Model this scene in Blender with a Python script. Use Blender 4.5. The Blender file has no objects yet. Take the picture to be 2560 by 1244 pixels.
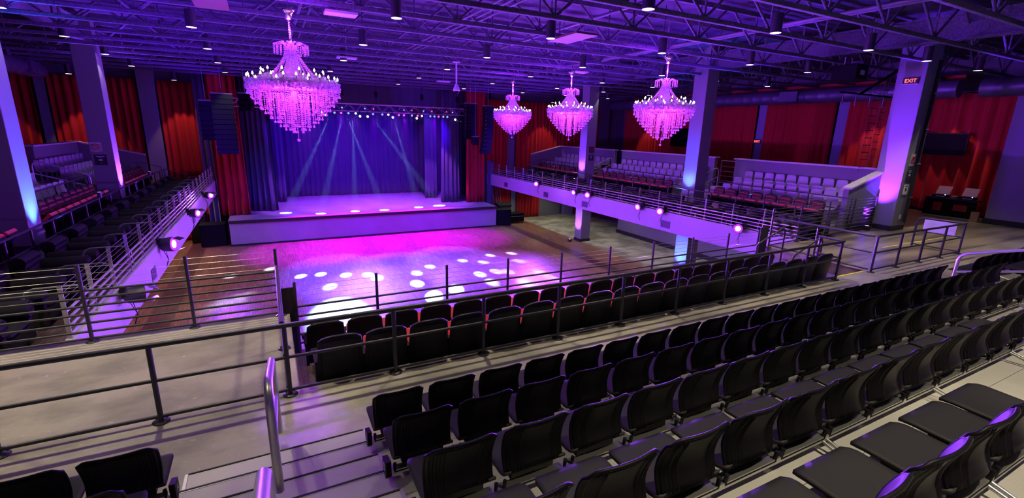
import bpy, math, random
from mathutils import Vector, Matrix
PI=math.pi
S=bpy.context.scene
COL=S.collection
rnd=random.Random(7)

# ---------------------------------------------------------------- camera, world, exposure
cam_d=bpy.data.cameras.new('camera'); cam=bpy.data.objects.new('camera',cam_d); COL.objects.link(cam)
cam_d.sensor_width=36; cam_d.lens=36*1161.5/2560; cam_d.clip_end=300; cam_d.clip_start=0.05
YAW,PIT,ROL=[math.radians(a) for a in (27.664,14.246,1.476)]
f=Vector((math.sin(YAW)*math.cos(PIT),math.cos(YAW)*math.cos(PIT),-math.sin(PIT)))
r=Vector((math.cos(YAW),-math.sin(YAW),0)); u=r.cross(f)
r2=r*math.cos(ROL)+u*math.sin(ROL); u2=u*math.cos(ROL)-r*math.sin(ROL)
M=Matrix((r2,u2,-f)).transposed().to_4x4(); M.translation=Vector((0,0,3.2))
cam.matrix_world=M
S.camera=cam
W=bpy.data.worlds.new('world'); S.world=W; W.use_nodes=True
W.node_tree.nodes['Background'].inputs[0].default_value=(0.12,0.05,0.35,1)
W.node_tree.nodes['Background'].inputs[1].default_value=0.02
S.view_settings.view_transform='Standard'; S.view_settings.look='None'
S.view_settings.gamma=1; S.view_settings.use_curve_mapping=False
S.view_settings.exposure=0.22

VIOLET=(0.30,0.06,1.0); BLUE=(0.05,0.16,1.0); MAGENTA=(1.0,0.05,0.75); WARM=(1.0,0.84,0.62); PINK=(0.9,0.12,0.9)
def spot(name,loc,to,power,color,deg,blend=0.4,rad=0.06):
    d=bpy.data.lights.new(name,'SPOT'); d.energy=power; d.color=color; d.spot_size=math.radians(deg); d.spot_blend=blend; d.shadow_soft_size=rad
    o=bpy.data.objects.new(name,d); COL.objects.link(o); o.location=loc
    o.rotation_euler=(Vector(to)-Vector(loc)).to_track_quat('-Z','Y').to_euler(); return o
def point(name,loc,power,color,rad=0.1):
    d=bpy.data.lights.new(name,'POINT'); d.energy=power; d.color=color; d.shadow_soft_size=rad
    o=bpy.data.objects.new(name,d); COL.objects.link(o); o.location=loc; return o

# ---------------------------------------------------------------- materials
def mat(name,col,rough=0.5,metal=0.0,emit=None,es=0.0,bump=0.0,bscale=20,var=0.0,vscale=3,spec=0.5,sheen=0.0,trans=0.0,coat=0.0,stretch=None):
    m=bpy.data.materials.new(name); m.use_nodes=True; nt=m.node_tree; b=nt.nodes['Principled BSDF']
    b.inputs['Base Color'].default_value=(*col,1); b.inputs['Roughness'].default_value=rough; b.inputs['Metallic'].default_value=metal
    b.inputs['Specular IOR Level'].default_value=spec
    if sheen: b.inputs['Sheen Weight'].default_value=sheen
    if coat: b.inputs['Coat Weight'].default_value=coat
    if trans: b.inputs['Transmission Weight'].default_value=trans
    if emit: b.inputs['Emission Color'].default_value=(*emit,1); b.inputs['Emission Strength'].default_value=es
    if bump or var:
        tc=nt.nodes.new('ShaderNodeTexCoord'); mp=nt.nodes.new('ShaderNodeMapping'); nt.links.new(tc.outputs['Object'],mp.inputs[0])
        if stretch: mp.inputs['Scale'].default_value=stretch
        if var:
            n=nt.nodes.new('ShaderNodeTexNoise'); n.inputs['Scale'].default_value=vscale; n.inputs['Detail'].default_value=5
            nt.links.new(mp.outputs[0],n.inputs['Vector'])
            cr=nt.nodes.new('ShaderNodeValToRGB'); cr.color_ramp.elements[0].position=0.3; cr.color_ramp.elements[1].position=0.7
            cr.color_ramp.elements[0].color=(*[c*(1-var) for c in col],1); cr.color_ramp.elements[1].color=(*[min(1,c*(1+var)) for c in col],1)
            nt.links.new(n.outputs[0],cr.inputs[0]); nt.links.new(cr.outputs[0],b.inputs['Base Color'])
        if bump:
            n=nt.nodes.new('ShaderNodeTexNoise'); n.inputs['Scale'].default_value=bscale; n.inputs['Detail'].default_value=3
            nt.links.new(mp.outputs[0],n.inputs['Vector'])
            bp=nt.nodes.new('ShaderNodeBump'); bp.inputs['Strength'].default_value=bump; bp.inputs['Distance'].default_value=0.02
            nt.links.new(n.outputs[0],bp.inputs['Height']); nt.links.new(bp.outputs[0],b.inputs['Normal'])
    return m
def mat_wood(name,c1,c2,gap):
    m=bpy.data.materials.new(name); m.use_nodes=True; nt=m.node_tree; b=nt.nodes['Principled BSDF']; N=nt.nodes.new; L=nt.links.new
    tc=N('ShaderNodeTexCoord'); mp=N('ShaderNodeMapping'); mp.inputs['Rotation'].default_value=(0,0,PI/2); L(tc.outputs['Object'],mp.inputs[0])
    br=N('ShaderNodeTexBrick'); br.inputs['Scale'].default_value=1.0; br.inputs['Brick Width'].default_value=0.55; br.inputs['Row Height'].default_value=0.085
    br.inputs['Mortar Size'].default_value=0.004; br.inputs['Color1'].default_value=(*c1,1); br.inputs['Color2'].default_value=(*c2,1); br.inputs['Mortar'].default_value=(*gap,1)
    br.inputs['Bias'].default_value=0.0
    L(mp.outputs[0],br.inputs['Vector'])
    n=N('ShaderNodeTexNoise'); n.inputs['Scale'].default_value=9; n.inputs['Detail'].default_value=6; mp2=N('ShaderNodeMapping'); mp2.inputs['Scale'].default_value=(6,0.5,1); L(tc.outputs['Object'],mp2.inputs[0]); L(mp2.outputs[0],n.inputs['Vector'])
    cr=N('ShaderNodeValToRGB'); cr.color_ramp.elements[0].position=0.35; cr.color_ramp.elements[0].color=(0.45,0.4,0.4,1); cr.color_ramp.elements[1].position=0.65; cr.color_ramp.elements[1].color=(1.2,1.2,1.2,1); L(n.outputs[0],cr.inputs[0])
    mx=N('ShaderNodeMix'); mx.data_type='RGBA'; mx.blend_type='MULTIPLY'; mx.inputs[0].default_value=1; L(br.outputs[0],mx.inputs[6]); L(cr.outputs[0],mx.inputs[7])
    L(mx.outputs[2],b.inputs['Base Color']); b.inputs['Roughness'].default_value=0.38
    return m
def mat_concrete(name,c,rough=0.55,streak=(1,1,1),dark=0.5):
    m=bpy.data.materials.new(name); m.use_nodes=True; nt=m.node_tree; b=nt.nodes['Principled BSDF']; N=nt.nodes.new; L=nt.links.new
    tc=N('ShaderNodeTexCoord'); mp=N('ShaderNodeMapping'); mp.inputs['Scale'].default_value=streak; L(tc.outputs['Object'],mp.inputs[0])
    n=N('ShaderNodeTexNoise'); n.inputs['Scale'].default_value=0.9; n.inputs['Detail'].default_value=9; n.inputs['Roughness'].default_value=0.62; L(mp.outputs[0],n.inputs['Vector'])
    cr=N('ShaderNodeValToRGB'); cr.color_ramp.elements[0].position=0.40; cr.color_ramp.elements[1].position=0.58
    cr.color_ramp.elements[0].color=(*[x*dark for x in c],1); cr.color_ramp.elements[1].color=(*c,1); L(n.outputs[0],cr.inputs[0])
    n2=N('ShaderNodeTexNoise'); n2.inputs['Scale'].default_value=11; n2.inputs['Detail'].default_value=6; L(tc.outputs['Object'],n2.inputs['Vector'])
    c2=N('ShaderNodeValToRGB'); c2.color_ramp.elements[0].position=0.66; c2.color_ramp.elements[0].color=(0,0,0,1); c2.color_ramp.elements[1].position=0.72; c2.color_ramp.elements[1].color=(0.35,0.35,0.35,1); L(n2.outputs[0],c2.inputs[0])
    mx=N('ShaderNodeMix'); mx.data_type='RGBA'; mx.blend_type='ADD'; mx.inputs[0].default_value=0.45; L(cr.outputs[0],mx.inputs[6]); L(c2.outputs[0],mx.inputs[7]); L(mx.outputs[2],b.inputs['Base Color'])
    b.inputs['Roughness'].default_value=rough
    bp=N('ShaderNodeBump'); bp.inputs['Strength'].default_value=0.15; bp.inputs['Distance'].default_value=0.01; L(n2.outputs[0],bp.inputs['Height']); L(bp.outputs[0],b.inputs['Normal'])
    return m
K={}
K['conc']=mat_concrete('sealed_concrete',(0.37,0.34,0.27),0.36,(1,1.6,1),0.62)
K['conc2']=mat_concrete('streaked_concrete',(0.33,0.28,0.20),0.3,(0.35,2.2,1),0.3)
K['conc_low']=mat_concrete('lower_concrete',(0.40,0.39,0.31),0.6,(1,1,1),0.45)
K['wood']=mat_wood('oak_strip_floor',(0.38,0.20,0.12),(0.22,0.11,0.07),(0.05,0.02,0.01))
K['wood_dark']=mat_wood('dark_band_strip_floor',(0.14,0.05,0.06),(0.09,0.03,0.04),(0.02,0.01,0.01))  # darker tone for the two long bands in the strip floor
K['viponfloor']=mat_wood('dark_deck_boards',(0.13,0.09,0.085),(0.08,0.055,0.055),(0.01,0.01,0.01))
K['rail']=mat('charcoal_rail_paint',(0.045,0.043,0.05),0.42,0.3,spec=0.5)
K['cable']=mat('stainless_cable',(0.65,0.62,0.55),0.3,0.9)
K['alu']=mat('brushed_aluminium',(0.62,0.6,0.58),0.38,0.85)
K['whiterail']=mat('satin_aluminium_rail',(0.75,0.72,0.75),0.35,0.6)
K['deck']=mat('aluminium_tread',(0.50,0.48,0.44),0.5,0.25,bump=0.12,bscale=90,var=0.06,vscale=2)
K['black']=mat('black_rubber',(0.012,0.012,0.014),0.6)
K['plast']=mat('black_plastic',(0.006,0.005,0.007),0.5,spec=0.16)
K['seatpl']=mat('textured_seat_plastic',(0.026,0.025,0.025),0.55,spec=0.22,bump=0.06,bscale=300)
K['steel']=mat('galvanised_steel',(0.55,0.54,0.52),0.3,0.9)
K['vinyl']=mat('black_vinyl',(0.008,0.008,0.012),0.45,spec=0.3,bump=0.08,bscale=60)
K['redfab']=mat('red_seat_fabric',(0.55,0.02,0.03),0.75,sheen=0.3,bump=0.1,bscale=100)
def mat_pattern():
    m=bpy.data.materials.new('patterned_seat_fabric'); m.use_nodes=True; nt=m.node_tree; b=nt.nodes['Principled BSDF']; N=nt.nodes.new; L=nt.links.new
    tc=N('ShaderNodeTexCoord'); w=N('ShaderNodeTexWave'); w.wave_type='RINGS'; w.inputs['Scale'].default_value=2.2; w.inputs['Distortion'].default_value=9; w.inputs['Detail'].default_value=1
    L(tc.outputs['Object'],w.inputs['Vector']); cr=N('ShaderNodeValToRGB'); cr.color_ramp.elements[0].position=0.93; cr.color_ramp.elements[0].color=(0.06,0.008,0.022,1); cr.color_ramp.elements[1].position=0.975; cr.color_ramp.elements[1].color=(0.45,0.03,0.03,1)
    L(w.outputs[0],cr.inputs[0]); L(cr.outputs[0],b.inputs['Base Color']); b.inputs['Roughness'].default_value=0.8; return m
K['patt']=mat_pattern()
K['greyseat']=mat('grey_seat_plastic',(0.34,0.33,0.36),0.45,bump=0.05,bscale=150)
K['halfwall']=mat('grey_painted_wall',(0.16,0.17,0.17),0.7,bump=0.05,bscale=30)
K['cap']=mat('pale_wood_cap',(0.55,0.52,0.48),0.5,var=0.1,vscale=4)
K['fascia']=mat('pale_fascia_paint',(0.42,0.40,0.44),0.6,bump=0.04,bscale=20,var=0.05,vscale=1)
K['stagefront']=mat('grey_stage_front',(0.30,0.30,0.36),0.6,var=0.08,vscale=1)
K['stagefloor']=mat('stage_deck_paint',(0.30,0.26,0.30),0.45,var=0.12,vscale=1.2)
K['column']=mat('column_paint',(0.19,0.19,0.22),0.5,bump=0.1,bscale=6)
K['pilaster']=mat('pilaster_paint',(0.20,0.21,0.30),0.7)
K['wallpaint']=mat('dark_wall_paint',(0.10,0.09,0.13),0.7)
K['purplewall']=mat('violet_wall_paint',(0.30,0.24,0.42),0.65,bump=0.05,bscale=30)
K['velvet']=mat('red_velvet',(0.40,0.004,0.008),0.85,sheen=0.08,bump=0.15,bscale=40)
K['black_velvet']=mat('navy_black_velour',(0.05,0.05,0.09),0.85,sheen=0.15,bump=0.15,bscale=40)
K['deckroof']=mat('corrugated_roof_deck',(0.04,0.033,0.06),0.8,bump=0.8,bscale=5,var=0.75,vscale=2.2)
K['joist']=mat('sprayed_fireproof_coating',(0.12,0.105,0.17),0.95,bump=1.0,bscale=35,var=0.35,vscale=20)
K['duct']=mat('dark_duct',(0.12,0.11,0.16),0.45,0.5)
K['can']=mat('dark_can_housing',(0.05,0.045,0.06),0.4,0.4)
K['lamp']=mat('warm_lamp_lens',(1,1,1),0.4,emit=(1,0.93,0.8),es=3)
K['tanpanel']=mat('tan_mesh_panel',(0.16,0.09,0.045),0.7)
K['speaker']=mat('speaker_black',(0.007,0.007,0.010),0.8,spec=0.12)
K['grille']=mat('speaker_grille',(0.008,0.008,0.014),0.9,0.0,spec=0.1)
K['truss']=mat('aluminium_truss',(0.6,0.58,0.62),0.3,0.9)
K['violetlens']=mat('violet_led_lens',(1,1,1),0.3,emit=(0.95,0.45,1.0),es=2.2)
K['violetring']=mat('violet_glow_ring',(0.3,0.1,0.5),0.3,emit=(0.42,0.03,1.0),es=0.9)  # violet light on the housing ring, put in as emission
K['whitelens']=mat('white_beam_lens',(1,1,1),0.3,emit=(0.45,0.9,1.0),es=4)
K['bluelens']=mat('blue_beam_lens',(1,1,1),0.3,emit=(0.10,0.25,1.0),es=2.0)
K['pinklens']=mat('pink_beam_lens',(1,1,1),0.3,emit=(1.0,0.06,0.5),es=1.8)
K['bulb']=mat('candle_bulb_glass',(1,1,1),0.3,emit=(1,0.9,0.8),es=14)
K['cand']=mat('candle_sleeve',(0.25,0.2,0.15),0.5)
def mat_crystal():
    m=bpy.data.materials.new('cut_crystal'); m.use_nodes=True; nt=m.node_tree; N=nt.nodes.new; L=nt.links.new
    out=nt.nodes['Material Output']; b=nt.nodes['Principled BSDF']; b.inputs['Base Color'].default_value=(0.55,0.38,0.62,1); b.inputs['Roughness'].default_value=0.08; b.inputs['Specular IOR Level'].default_value=1.0
    t=N('ShaderNodeBsdfTranslucent'); t.inputs[0].default_value=(0.95,0.75,0.95,1); g=N('ShaderNodeBsdfTransparent')
    mx=N('ShaderNodeMixShader'); mx.inputs[0].default_value=0.38; L(b.outputs[0],mx.inputs[1]); L(t.outputs[0],mx.inputs[2])
    m2=N('ShaderNodeMixShader'); m2.inputs[0].default_value=0.2; L(mx.outputs[0],m2.inputs[1]); L(g.outputs[0],m2.inputs[2]); L(m2.outputs[0],out.inputs[0]); return m
K['crystal']=mat_crystal()
K['chrome']=mat('polished_nickel',(0.8,0.7,0.8),0.15,1.0)
K['yellow']=mat('yellow_nosing',(0.75,0.75,0.05),0.5)
K['redletter']=mat('red_letter_glow',(1,0.1,0.05),0.4,emit=(1.0,0.10,0.05),es=3)
K['signwhite']=mat('white_sign',(0.6,0.6,0.62),0.6)
K['signgrey']=mat('grey_sign',(0.35,0.34,0.36),0.6)
K['signdark']=mat('dark_sign',(0.02,0.02,0.025),0.5)
K['signred']=mat('red_ring_print',(0.55,0.03,0.03),0.6)
K['panelw']=mat('white_board',(0.7,0.68,0.75),0.6)
K['screen']=mat('dark_screen',(0.003,0.003,0.004),0.5,spec=0.04)
K['cardboard']=mat('cardboard',(0.35,0.2,0.14),0.8)
K['redcloth']=mat('red_cloth',(0.35,0.02,0.02),0.8)
K['blueled']=mat('blue_led',(0,0,1),0.4,emit=(0.1,0.2,1),es=12)
K['vent']=mat('vent_grille',(0.10,0.09,0.14),0.6,0.2)
K['sofa']=mat('black_upholstery',(0.012,0.010,0.014),0.85,spec=0.15,bump=0.2,bscale=30)
K['pinkcup']=mat('camera_housing',(0.5,0.45,0.5),0.4)
K['lgreen']=mat('conduit_grey',(0.16,0.16,0.18),0.5,0.3)

# ---------------------------------------------------------------- mesh helpers
class MB:
    def __init__(s): s.v=[]; s.f=[]; s.sm=[]
    def add(s,vs,fs,smooth=False):
        b=len(s.v); s.v+= [tuple(v) for v in vs]; s.f+=[tuple(i+b for i in q) for q in fs]; s.sm+=[smooth]*len(fs); return s
    def box(s,x0,y0,z0,x1,y1,z1,rot=None,piv=None):
        vs=[Vector((x,y,z)) for x in(x0,x1) for y in(y0,y1) for z in(z0,z1)]
        if rot is not None:
            p=Vector(piv if piv else ((x0+x1)/2,(y0+y1)/2,(z0+z1)/2)); vs=[rot@(v-p)+p for v in vs]
        return s.add(vs,[(0,1,3,2),(4,6,7,5),(0,4,5,1),(2,3,7,6),(0,2,6,4),(1,5,7,3)])
    def tube(s,pts,r,n=10,closed=False,caps=True):
        pts=[Vector(p) for p in pts]; L=len(pts); rings=[]; nrm=None
        for i,p in enumerate(pts):
            if closed: t=(pts[(i+1)%L]-pts[i-1]).normalized()
            else:
                a=(pts[i]-pts[i-1]).normalized() if i>0 else None; b=(pts[i+1]-pts[i]).normalized() if i<L-1 else None
                t=(a+b).normalized() if a is not None and b is not None and (a+b).length>1e-6 else (a if a is not None else b)
            if nrm is None:
                nrm=t.orthogonal().normalized()
            else:
                nrm=(nrm-t*nrm.dot(t)); nrm=nrm.normalized() if nrm.length>1e-6 else t.orthogonal().normalized()
            bi=t.cross(nrm); rr=r[i] if isinstance(r,(list,tuple)) else r
            rings.append([p+nrm*math.cos(2*PI*k/n)*rr+bi*math.sin(2*PI*k/n)*rr for k in range(n)])
        vs=[v for q in rings for v in q]; fs=[]
        for i in range(L if closed else L-1):
            j=(i+1)%L
            for k in range(n): fs.append((i*n+k,i*n+(k+1)%n,j*n+(k+1)%n,j*n+k))
        s.add(vs,fs,True)
        if caps and not closed:
            s.add(rings[0],[tuple(range(n))[::-1]]); s.add(rings[-1],[tuple(range(n))])
        return s
    def lathe(s,prof,c=(0,0,0),n=16,smooth=True):
        vs=[(c[0]+rr*math.cos(2*PI*k/n),c[1]+rr*math.sin(2*PI*k/n),c[2]+z) for rr,z in prof for k in range(n)]
        fs=[(i*n+k,i*n+(k+1)%n,(i+1)*n+(k+1)%n,(i+1)*n+k) for i in range(len(prof)-1) for k in range(n)]
        return s.add(vs,fs,smooth)
    def ball(s,c,r,n=8,m=6,sz=1.0):
        prof=[(max(1e-4,r*math.sin(PI*i/m)),-r*sz*math.cos(PI*i/m)) for i in range(m+1)]
        return s.lathe(prof,c,n)
    def sheet(s,fn,nu,nv,th):
        # closed shell: fn(u,v)->Vector front; th offset vector (function or vector)
        F=[];B=[]
        for i in range(nu+1):
            for j in range(nv+1):
                p=Vector(fn(i/nu,j/nv)); F.append(p); B.append(p+Vector(th(i/nu,j/nv) if callable(th) else th))
        w=nv+1; n=len(F); idx=lambda i,j:i*w+j; fs=[]
        for i in range(nu):
            for j in range(nv):
                fs.append((idx(i,j),idx(i+1,j),idx(i+1,j+1),idx(i,j+1))); fs.append((n+idx(i,j),n+idx(i,j+1),n+idx(i+1,j+1),n+idx(i+1,j)))
        for i in range(nu):
            fs.append((idx(i,0),n+idx(i,0),n+idx(i+1,0),idx(i+1,0))); fs.append((idx(i,nv),idx(i+1,nv),n+idx(i+1,nv),n+idx(i,nv)))
        for j in range(nv):
            fs.append((idx(0,j),idx(0,j+1),n+idx(0,j+1),n+idx(0,j))); fs.append((idx(nu,j),n+idx(nu,j),n+idx(nu,j+1),idx(nu,j+1)))
        return s.add(F+B,fs,True)
    def mesh(s,name):
        me=bpy.data.meshes.new(name); me.from_pydata(s.v,[],s.f); me.polygons.foreach_set('use_smooth',s.sm); me.update(); return me
    def build(s,name,m,parent=None,loc=None,bevel=0,rotz=0):
        me=s.mesh(name); me.materials.append(K[m] if isinstance(m,str) else m)
        o=bpy.data.objects.new(name,me); COL.objects.link(o)
        if parent: o.parent=parent
        if loc is not None: o.location=loc
        if rotz: o.rotation_euler.z=rotz
        if bevel: b=o.modifiers.new('b','BEVEL'); b.width=bevel; b.segments=2; b.limit_method='ANGLE'
        return o
def tag(o,label,cat,group=None,kind=None):
    if label: o['label']=label
    if cat: o['category']=cat
    if group: o['group']=group
    if kind: o['kind']=kind
    return o
def thing(name,label,cat,loc=(0,0,0),rotz=0,group=None):
    o=bpy.data.objects.new(name,None); COL.objects.link(o); o.location=loc; o.rotation_euler=(0,0,rotz); o.empty_display_size=0.1
    return tag(o,label,cat,group)
def struct(o): o['kind']='structure'; return o
def dup(root,loc,rotz,label=None,group=None,skip=()):
    r_=root.copy(); COL.objects.link(r_); r_.location=loc; r_.rotation_euler=(0,0,rotz)
    if label: r_['label']=label
    if group: r_['group']=group
    def rec(a,b):
        for ch in KIDS.get(a.name,[]):
            if ch.name.split('.')[0] in skip: continue
            c=ch.copy(); COL.objects.link(c); c.parent=b; KIDS.setdefault(b.name,[]).append(c); rec(ch,c)
    rec(root,r_); return r_
KIDS={}
def reg(root):
    for o in list(COL.objects):
        if o.parent==root:
            if o not in KIDS.setdefault(root.name,[]): KIDS[root.name].append(o)
            reg(o)
def text(name,body,size,m,parent,loc,rot,ext=0.004):
    c=bpy.data.curves.new(name,'FONT'); c.body=body; c.size=size; c.extrude=ext; c.align_x='CENTER'; c.align_y='CENTER'
    o=bpy.data.objects.new(name,c); COL.objects.link(o)
    bpy.context.view_layer.update()
    me=bpy.data.meshes.new_from_object(o); bpy.data.objects.remove(o); me.materials.clear(); me.materials.append(K[m])
    o=bpy.data.objects.new(name,me); COL.objects.link(o); o.location=loc; o.rotation_euler=rot
    if parent: o.parent=parent
    return o
ORD=['first','second','third','fourth','fifth','sixth','seventh','eighth','ninth','tenth','eleventh','twelfth','thirteenth','fourteenth','fifteenth','sixteenth','seventeenth','eighteenth','nineteenth','twentieth','twenty-first','twenty-second','twenty-third','twenty-fourth','twenty-fifth','twenty-sixth']

FZ=-3.6            # lower floor level
# ================================================================ SETTING
def slab(name,x0,y0,z0,x1,y1,z1,m): return struct(MB().box(x0,y0,z0,x1,y1,z1).build(name,m))
SX=lambda s,d: (-2.82-d) if s<0 else (14.93+d)
slab('floor',-16,6,FZ-0.1,-4.3,33,FZ,'wood'); slab('floor',-4.3,6,FZ-0.1,-3.5,33,FZ,'wood_dark'); slab('floor',-3.5,6,FZ-0.1,15.0,33,FZ,'wood')
slab('floor',15.0,6,FZ-0.1,15.7,33,FZ,'wood_dark'); slab('floor',15.7,6,FZ-0.1,17.5,33,FZ,'wood'); slab('floor',17.5,6,FZ-0.1,28,33,FZ,'conc_low')
# concourse
slab('floor',-16,-7,-0.3,28,5.88,0,'conc'); slab('floor',-16,5.88,-0.3,0.1,8.6,0,'conc'); slab('floor',13.15,5.88,-0.3,28,8.6,0,'conc2')
slab('floor',SX(1,2.05),8.6,-0.3,28,33,0,'viponfloor'); slab('floor',-16,8.6,-0.3,SX(-1,2.05),33,0,'viponfloor')
slab('floor',SX(1,0.12),8.6,-0.6,SX(1,2.05),33,-0.4,'viponfloor'); slab('floor',SX(-1,2.05),8.6,-0.6,SX(-1,0.12),33,-0.4,'viponfloor')
for i,(x0,x1) in enumerate(((SX(-1,0.12),SX(-1,0)),(SX(1,0),SX(1,0.12)))): slab('trim_%d'%(i+1),x0,8.62,-0.82,x1,33,0.0,'fascia')
slab('trim_3',SX(-1,2.05)-0.02,8.6,-0.41,SX(-1,2.05)+0.03,33,-0.02,'wallpaint'); slab('trim_4',SX(1,2.05)-0.03,8.6,-0.41,SX(1,2.05)+0.02,33,-0.02,'wallpaint')
slab('trim_5',-2.7,8.6,-0.85,0.1,8.68,-0.0,'fascia'); slab('trim_6',13.15,8.6,-0.85,14.93,8.68,-0.0,'fascia')
for i in range(5): struct(MB().box(-5.2,8.0+0.1*i,0,0.05,8.03+0.1*i,0.003).build('trim_%d'%(60+i),'cap'))
# seating pit
slab('wall_pit_left',0.02,5.9,-1.1,0.1,8.6,-0.001,'purplewall'); slab('wall_pit_right',13.15,5.9,-1.1,13.23,8.6,-0.301,'purplewall'); slab('wall_pit_back',0.1,5.8,-1.1,13.15,5.88,-0.301,'purplewall')
slab('floor',0.1,5.88,-0.6,13.15,7.2,-0.4,'viponfloor'); slab('floor',0.1,7.2,-0.95,13.15,8.6,-0.75,'viponfloor')
# walls
slab('wall_front_left',-16,33,FZ,-2.6,33.2,7.2,'wallpaint'); slab('wall_front_right',14.6,33,FZ,28,33.2,7.2,'wallpaint')
slab('wall_stage_back',-6,39.9,FZ,18,40.1,7.2,'black_velvet'); slab('wall_stage_left',-3.0,33,FZ,-2.8,40,7.2,'black'); slab('wall_stage_right',15,33,FZ,15.2,40,7.2,'black')
slab('wall_right',28,-7,FZ,28.2,33.2,7.2,'wallpaint'); slab('wall_left',-16.2,-7,FZ,-16,33.2,7.2,'wallpaint'); slab('wall_back',-16,-7.2,-0.3,28,-7,7.2,'wallpaint')
slab('wall_room_right',26.0,-7,0,28,7.8,7.0,'purplewall'); slab('baseboard_right',25.96,-7,0,26.0,7.84,0.22,'black')
slab('ceiling',-16.2,-7.2,6.95,28.2,40.2,7.15,'deckroof')
# bar block below the right balcony
slab('wall_bar',21.6,9,FZ,27.5,25.2,-0.6,'halfwall'); slab('baseboard_bar',21.55,9,FZ,21.6,25.25,FZ+0.25,'black')
# pilasters on the side walls
pn=20
for y in (30.0,19.65,14.95): slab('trim_%d'%pn,27.75,y-0.28,0,28,y+0.28,6.9,'pilaster'); pn+=1
for x in (16.85,): slab('trim_%d'%pn,x-0.32,32.8,0,x+0.32,33,6.9,'pilaster'); pn+=1
slab('trim_%d'%pn,25.1,32.7,0,26.2,33,6.9,'wallpaint'); pn+=1
slab('trim_%d'%pn,-5.85,32.6,0,-5.1,33,6.9,'pilaster'); pn+=1
slab('trim_%d'%pn,-10.0,32.7,0,-9.6,33,6.9,'pilaster'); pn+=1
slab('trim_%d'%pn,17.0,32.8,FZ,17.4,33,-0.6,'pilaster'); pn+=1
slab('trim_%d'%pn,22.0,32.6,FZ,22.9,33,-0.6,'pilaster'); pn+=1
d1=MB().box(19.6,32.88,FZ,21.7,33,-1.2).build('door_1','halfwall'); struct(d1)
MB().box(20.9,32.8,-2.5,21.2,32.88,-2.42).build('door_handle','steel',d1)
# columns (stand on the lower floor, pass the balcony)
def column(x0,y0,x1,y1,zb,lab,n):
    t=thing('column',lab,'column',((x0+x1)/2,(y0+y1)/2,zb),group='concrete hall columns')
    hx=(x1-x0)/2; hy=(y1-y0)/2
    MB().box(-hx,-hy,0,hx,hy,6.95-zb).build('shaft','column',t,bevel=0.015)
    for zz in ([0]+([-zb] if zb<0 else [])): MB().box(-hx-0.02,-hy-0.02,zz,hx+0.02,hy+0.02,zz+0.18).build('base_trim','black',t)
    return t
column(20.0,8.40,20.85,9.25,0,'violet-lit square column beside the front right railing, with red exit sign',0)
column(17.4,15.2,18.1,15.95,FZ,'square column with bright blue uplight between the right balcony seating blocks',1)
column(17.4,23.75,18.1,24.45,FZ,'violet-lit square column at the far end of the right balcony',2)
column(-6.05,15.2,-5.3,15.95,FZ,'square column glowing blue at the left edge of the picture',3)
column(-6.0,23.5,-5.3,24.2,FZ,'violet-lit square column rising among the left balcony seats',4)

# ---------------------------------------------------------------- railings
def rail_run(t,p0,p1,posts,tubes,cables,ptop,pr=0.027,m='rail',base=True,zb=0.0,flat=False,pm=None):
    p0=Vector(p0); p1=Vector(p1); d=(p1-p0); L=d.length; dn=d.normalized(); pm=pm or m
    for s_ in posts:
        q=p0+dn*s_
        if flat:
            w=Vector((dn.y,-dn.x,0))*0.03; mb=MB(); c=[q+w+dn*0.006,q+w-dn*0.006,q-w-dn*0.006,q-w+dn*0.006]
            mb.add([(v.x,v.y,v.z+zb) for v in c]+[(v.x,v.y,v.z+ptop) for v in c],[(0,1,2,3),(7,6,5,4),(0,4,5,1),(1,5,6,2),(2,6,7,3),(3,7,4,0)]); po=mb.build('post',pm,t)
        else: po=MB().tube([(q.x,q.y,q.z+zb),(q.x,q.y,q.z+ptop)],pr,12).build('post',pm,t)
        if base:
            b=MB(); b.lathe([(1e-3,0),(0.085,0),(0.085,0.012),(0.05,0.02),(1e-3,0.02)],(q.x,q.y,q.z+max(zb,0)),20)
            for a in range(4): b.lathe([(1e-3,0.012),(0.012,0.012),(0.012,0.026),(1e-3,0.026)],(q.x+0.062*math.cos(a*PI/2+.8),q.y+0.062*math.sin(a*PI/2+.8),q.z+max(zb,0)),6,False)
            b.build('base_plate',pm,po)
    for k,(z,rr) in enumerate(tubes):
        MB().tube([(p0.x,p0.y,p0.z+z),(p1.x,p1.y,p1.z+z)],rr,10).build('top_rail' if k==0 and not cables else 'rail_bar',m,t)
    for z in cables:
        MB().tube([(p0.x,p0.y,p0.z+z),(p1.x,p1.y,p1.z+z)],0.0035,6).build('cable','cable',t)
T3=[(0.91,0.03),(0.5,0.021),(0.07,0.021)]
t=thing('railing','long charcoal pipe railing between the bleachers and the sunken seats','railing')
rail_run(t,(-5.2,5.73,0),(11.62,5.73,0),[5.19+1.29*i for i in range(-4,10)],T3,[],0.9)
MB().tube([(11.62,5.73,0.91),(11.72,5.76,0.91),(11.74,5.85,0.91),(11.74,6.35,0.91)],0.03).build('end_return','rail',t)
MB().tube([(11.62,5.73,0.5),(11.72,5.76,0.5),(11.74,5.85,0.5),(11.74,6.35,0.5)],0.021).build('end_return','rail',t)
MB().tube([(11.74,6.3,-0.3),(11.74,6.3,0.9)],0.027).build('post','rail',t)
t=thing('railing','short charcoal railing at the left end of the sunken seats','railing')
rail_run(t,(-0.03,5.8,0),(-0.03,8.4,0),[1.3],[(0.91,0.03),(0.5,0.021),(0.07,0.021)],[],0.9)
T7=[(z,0.018) for z in (0.80,0.684,0.562,0.435,0.305,0.17,0.06)]; C4=[1.15,1.053,0.956,0.858]
t=thing('railing','tall charcoal cable railing above the dance floor, left of the sunken seats','railing')
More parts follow.
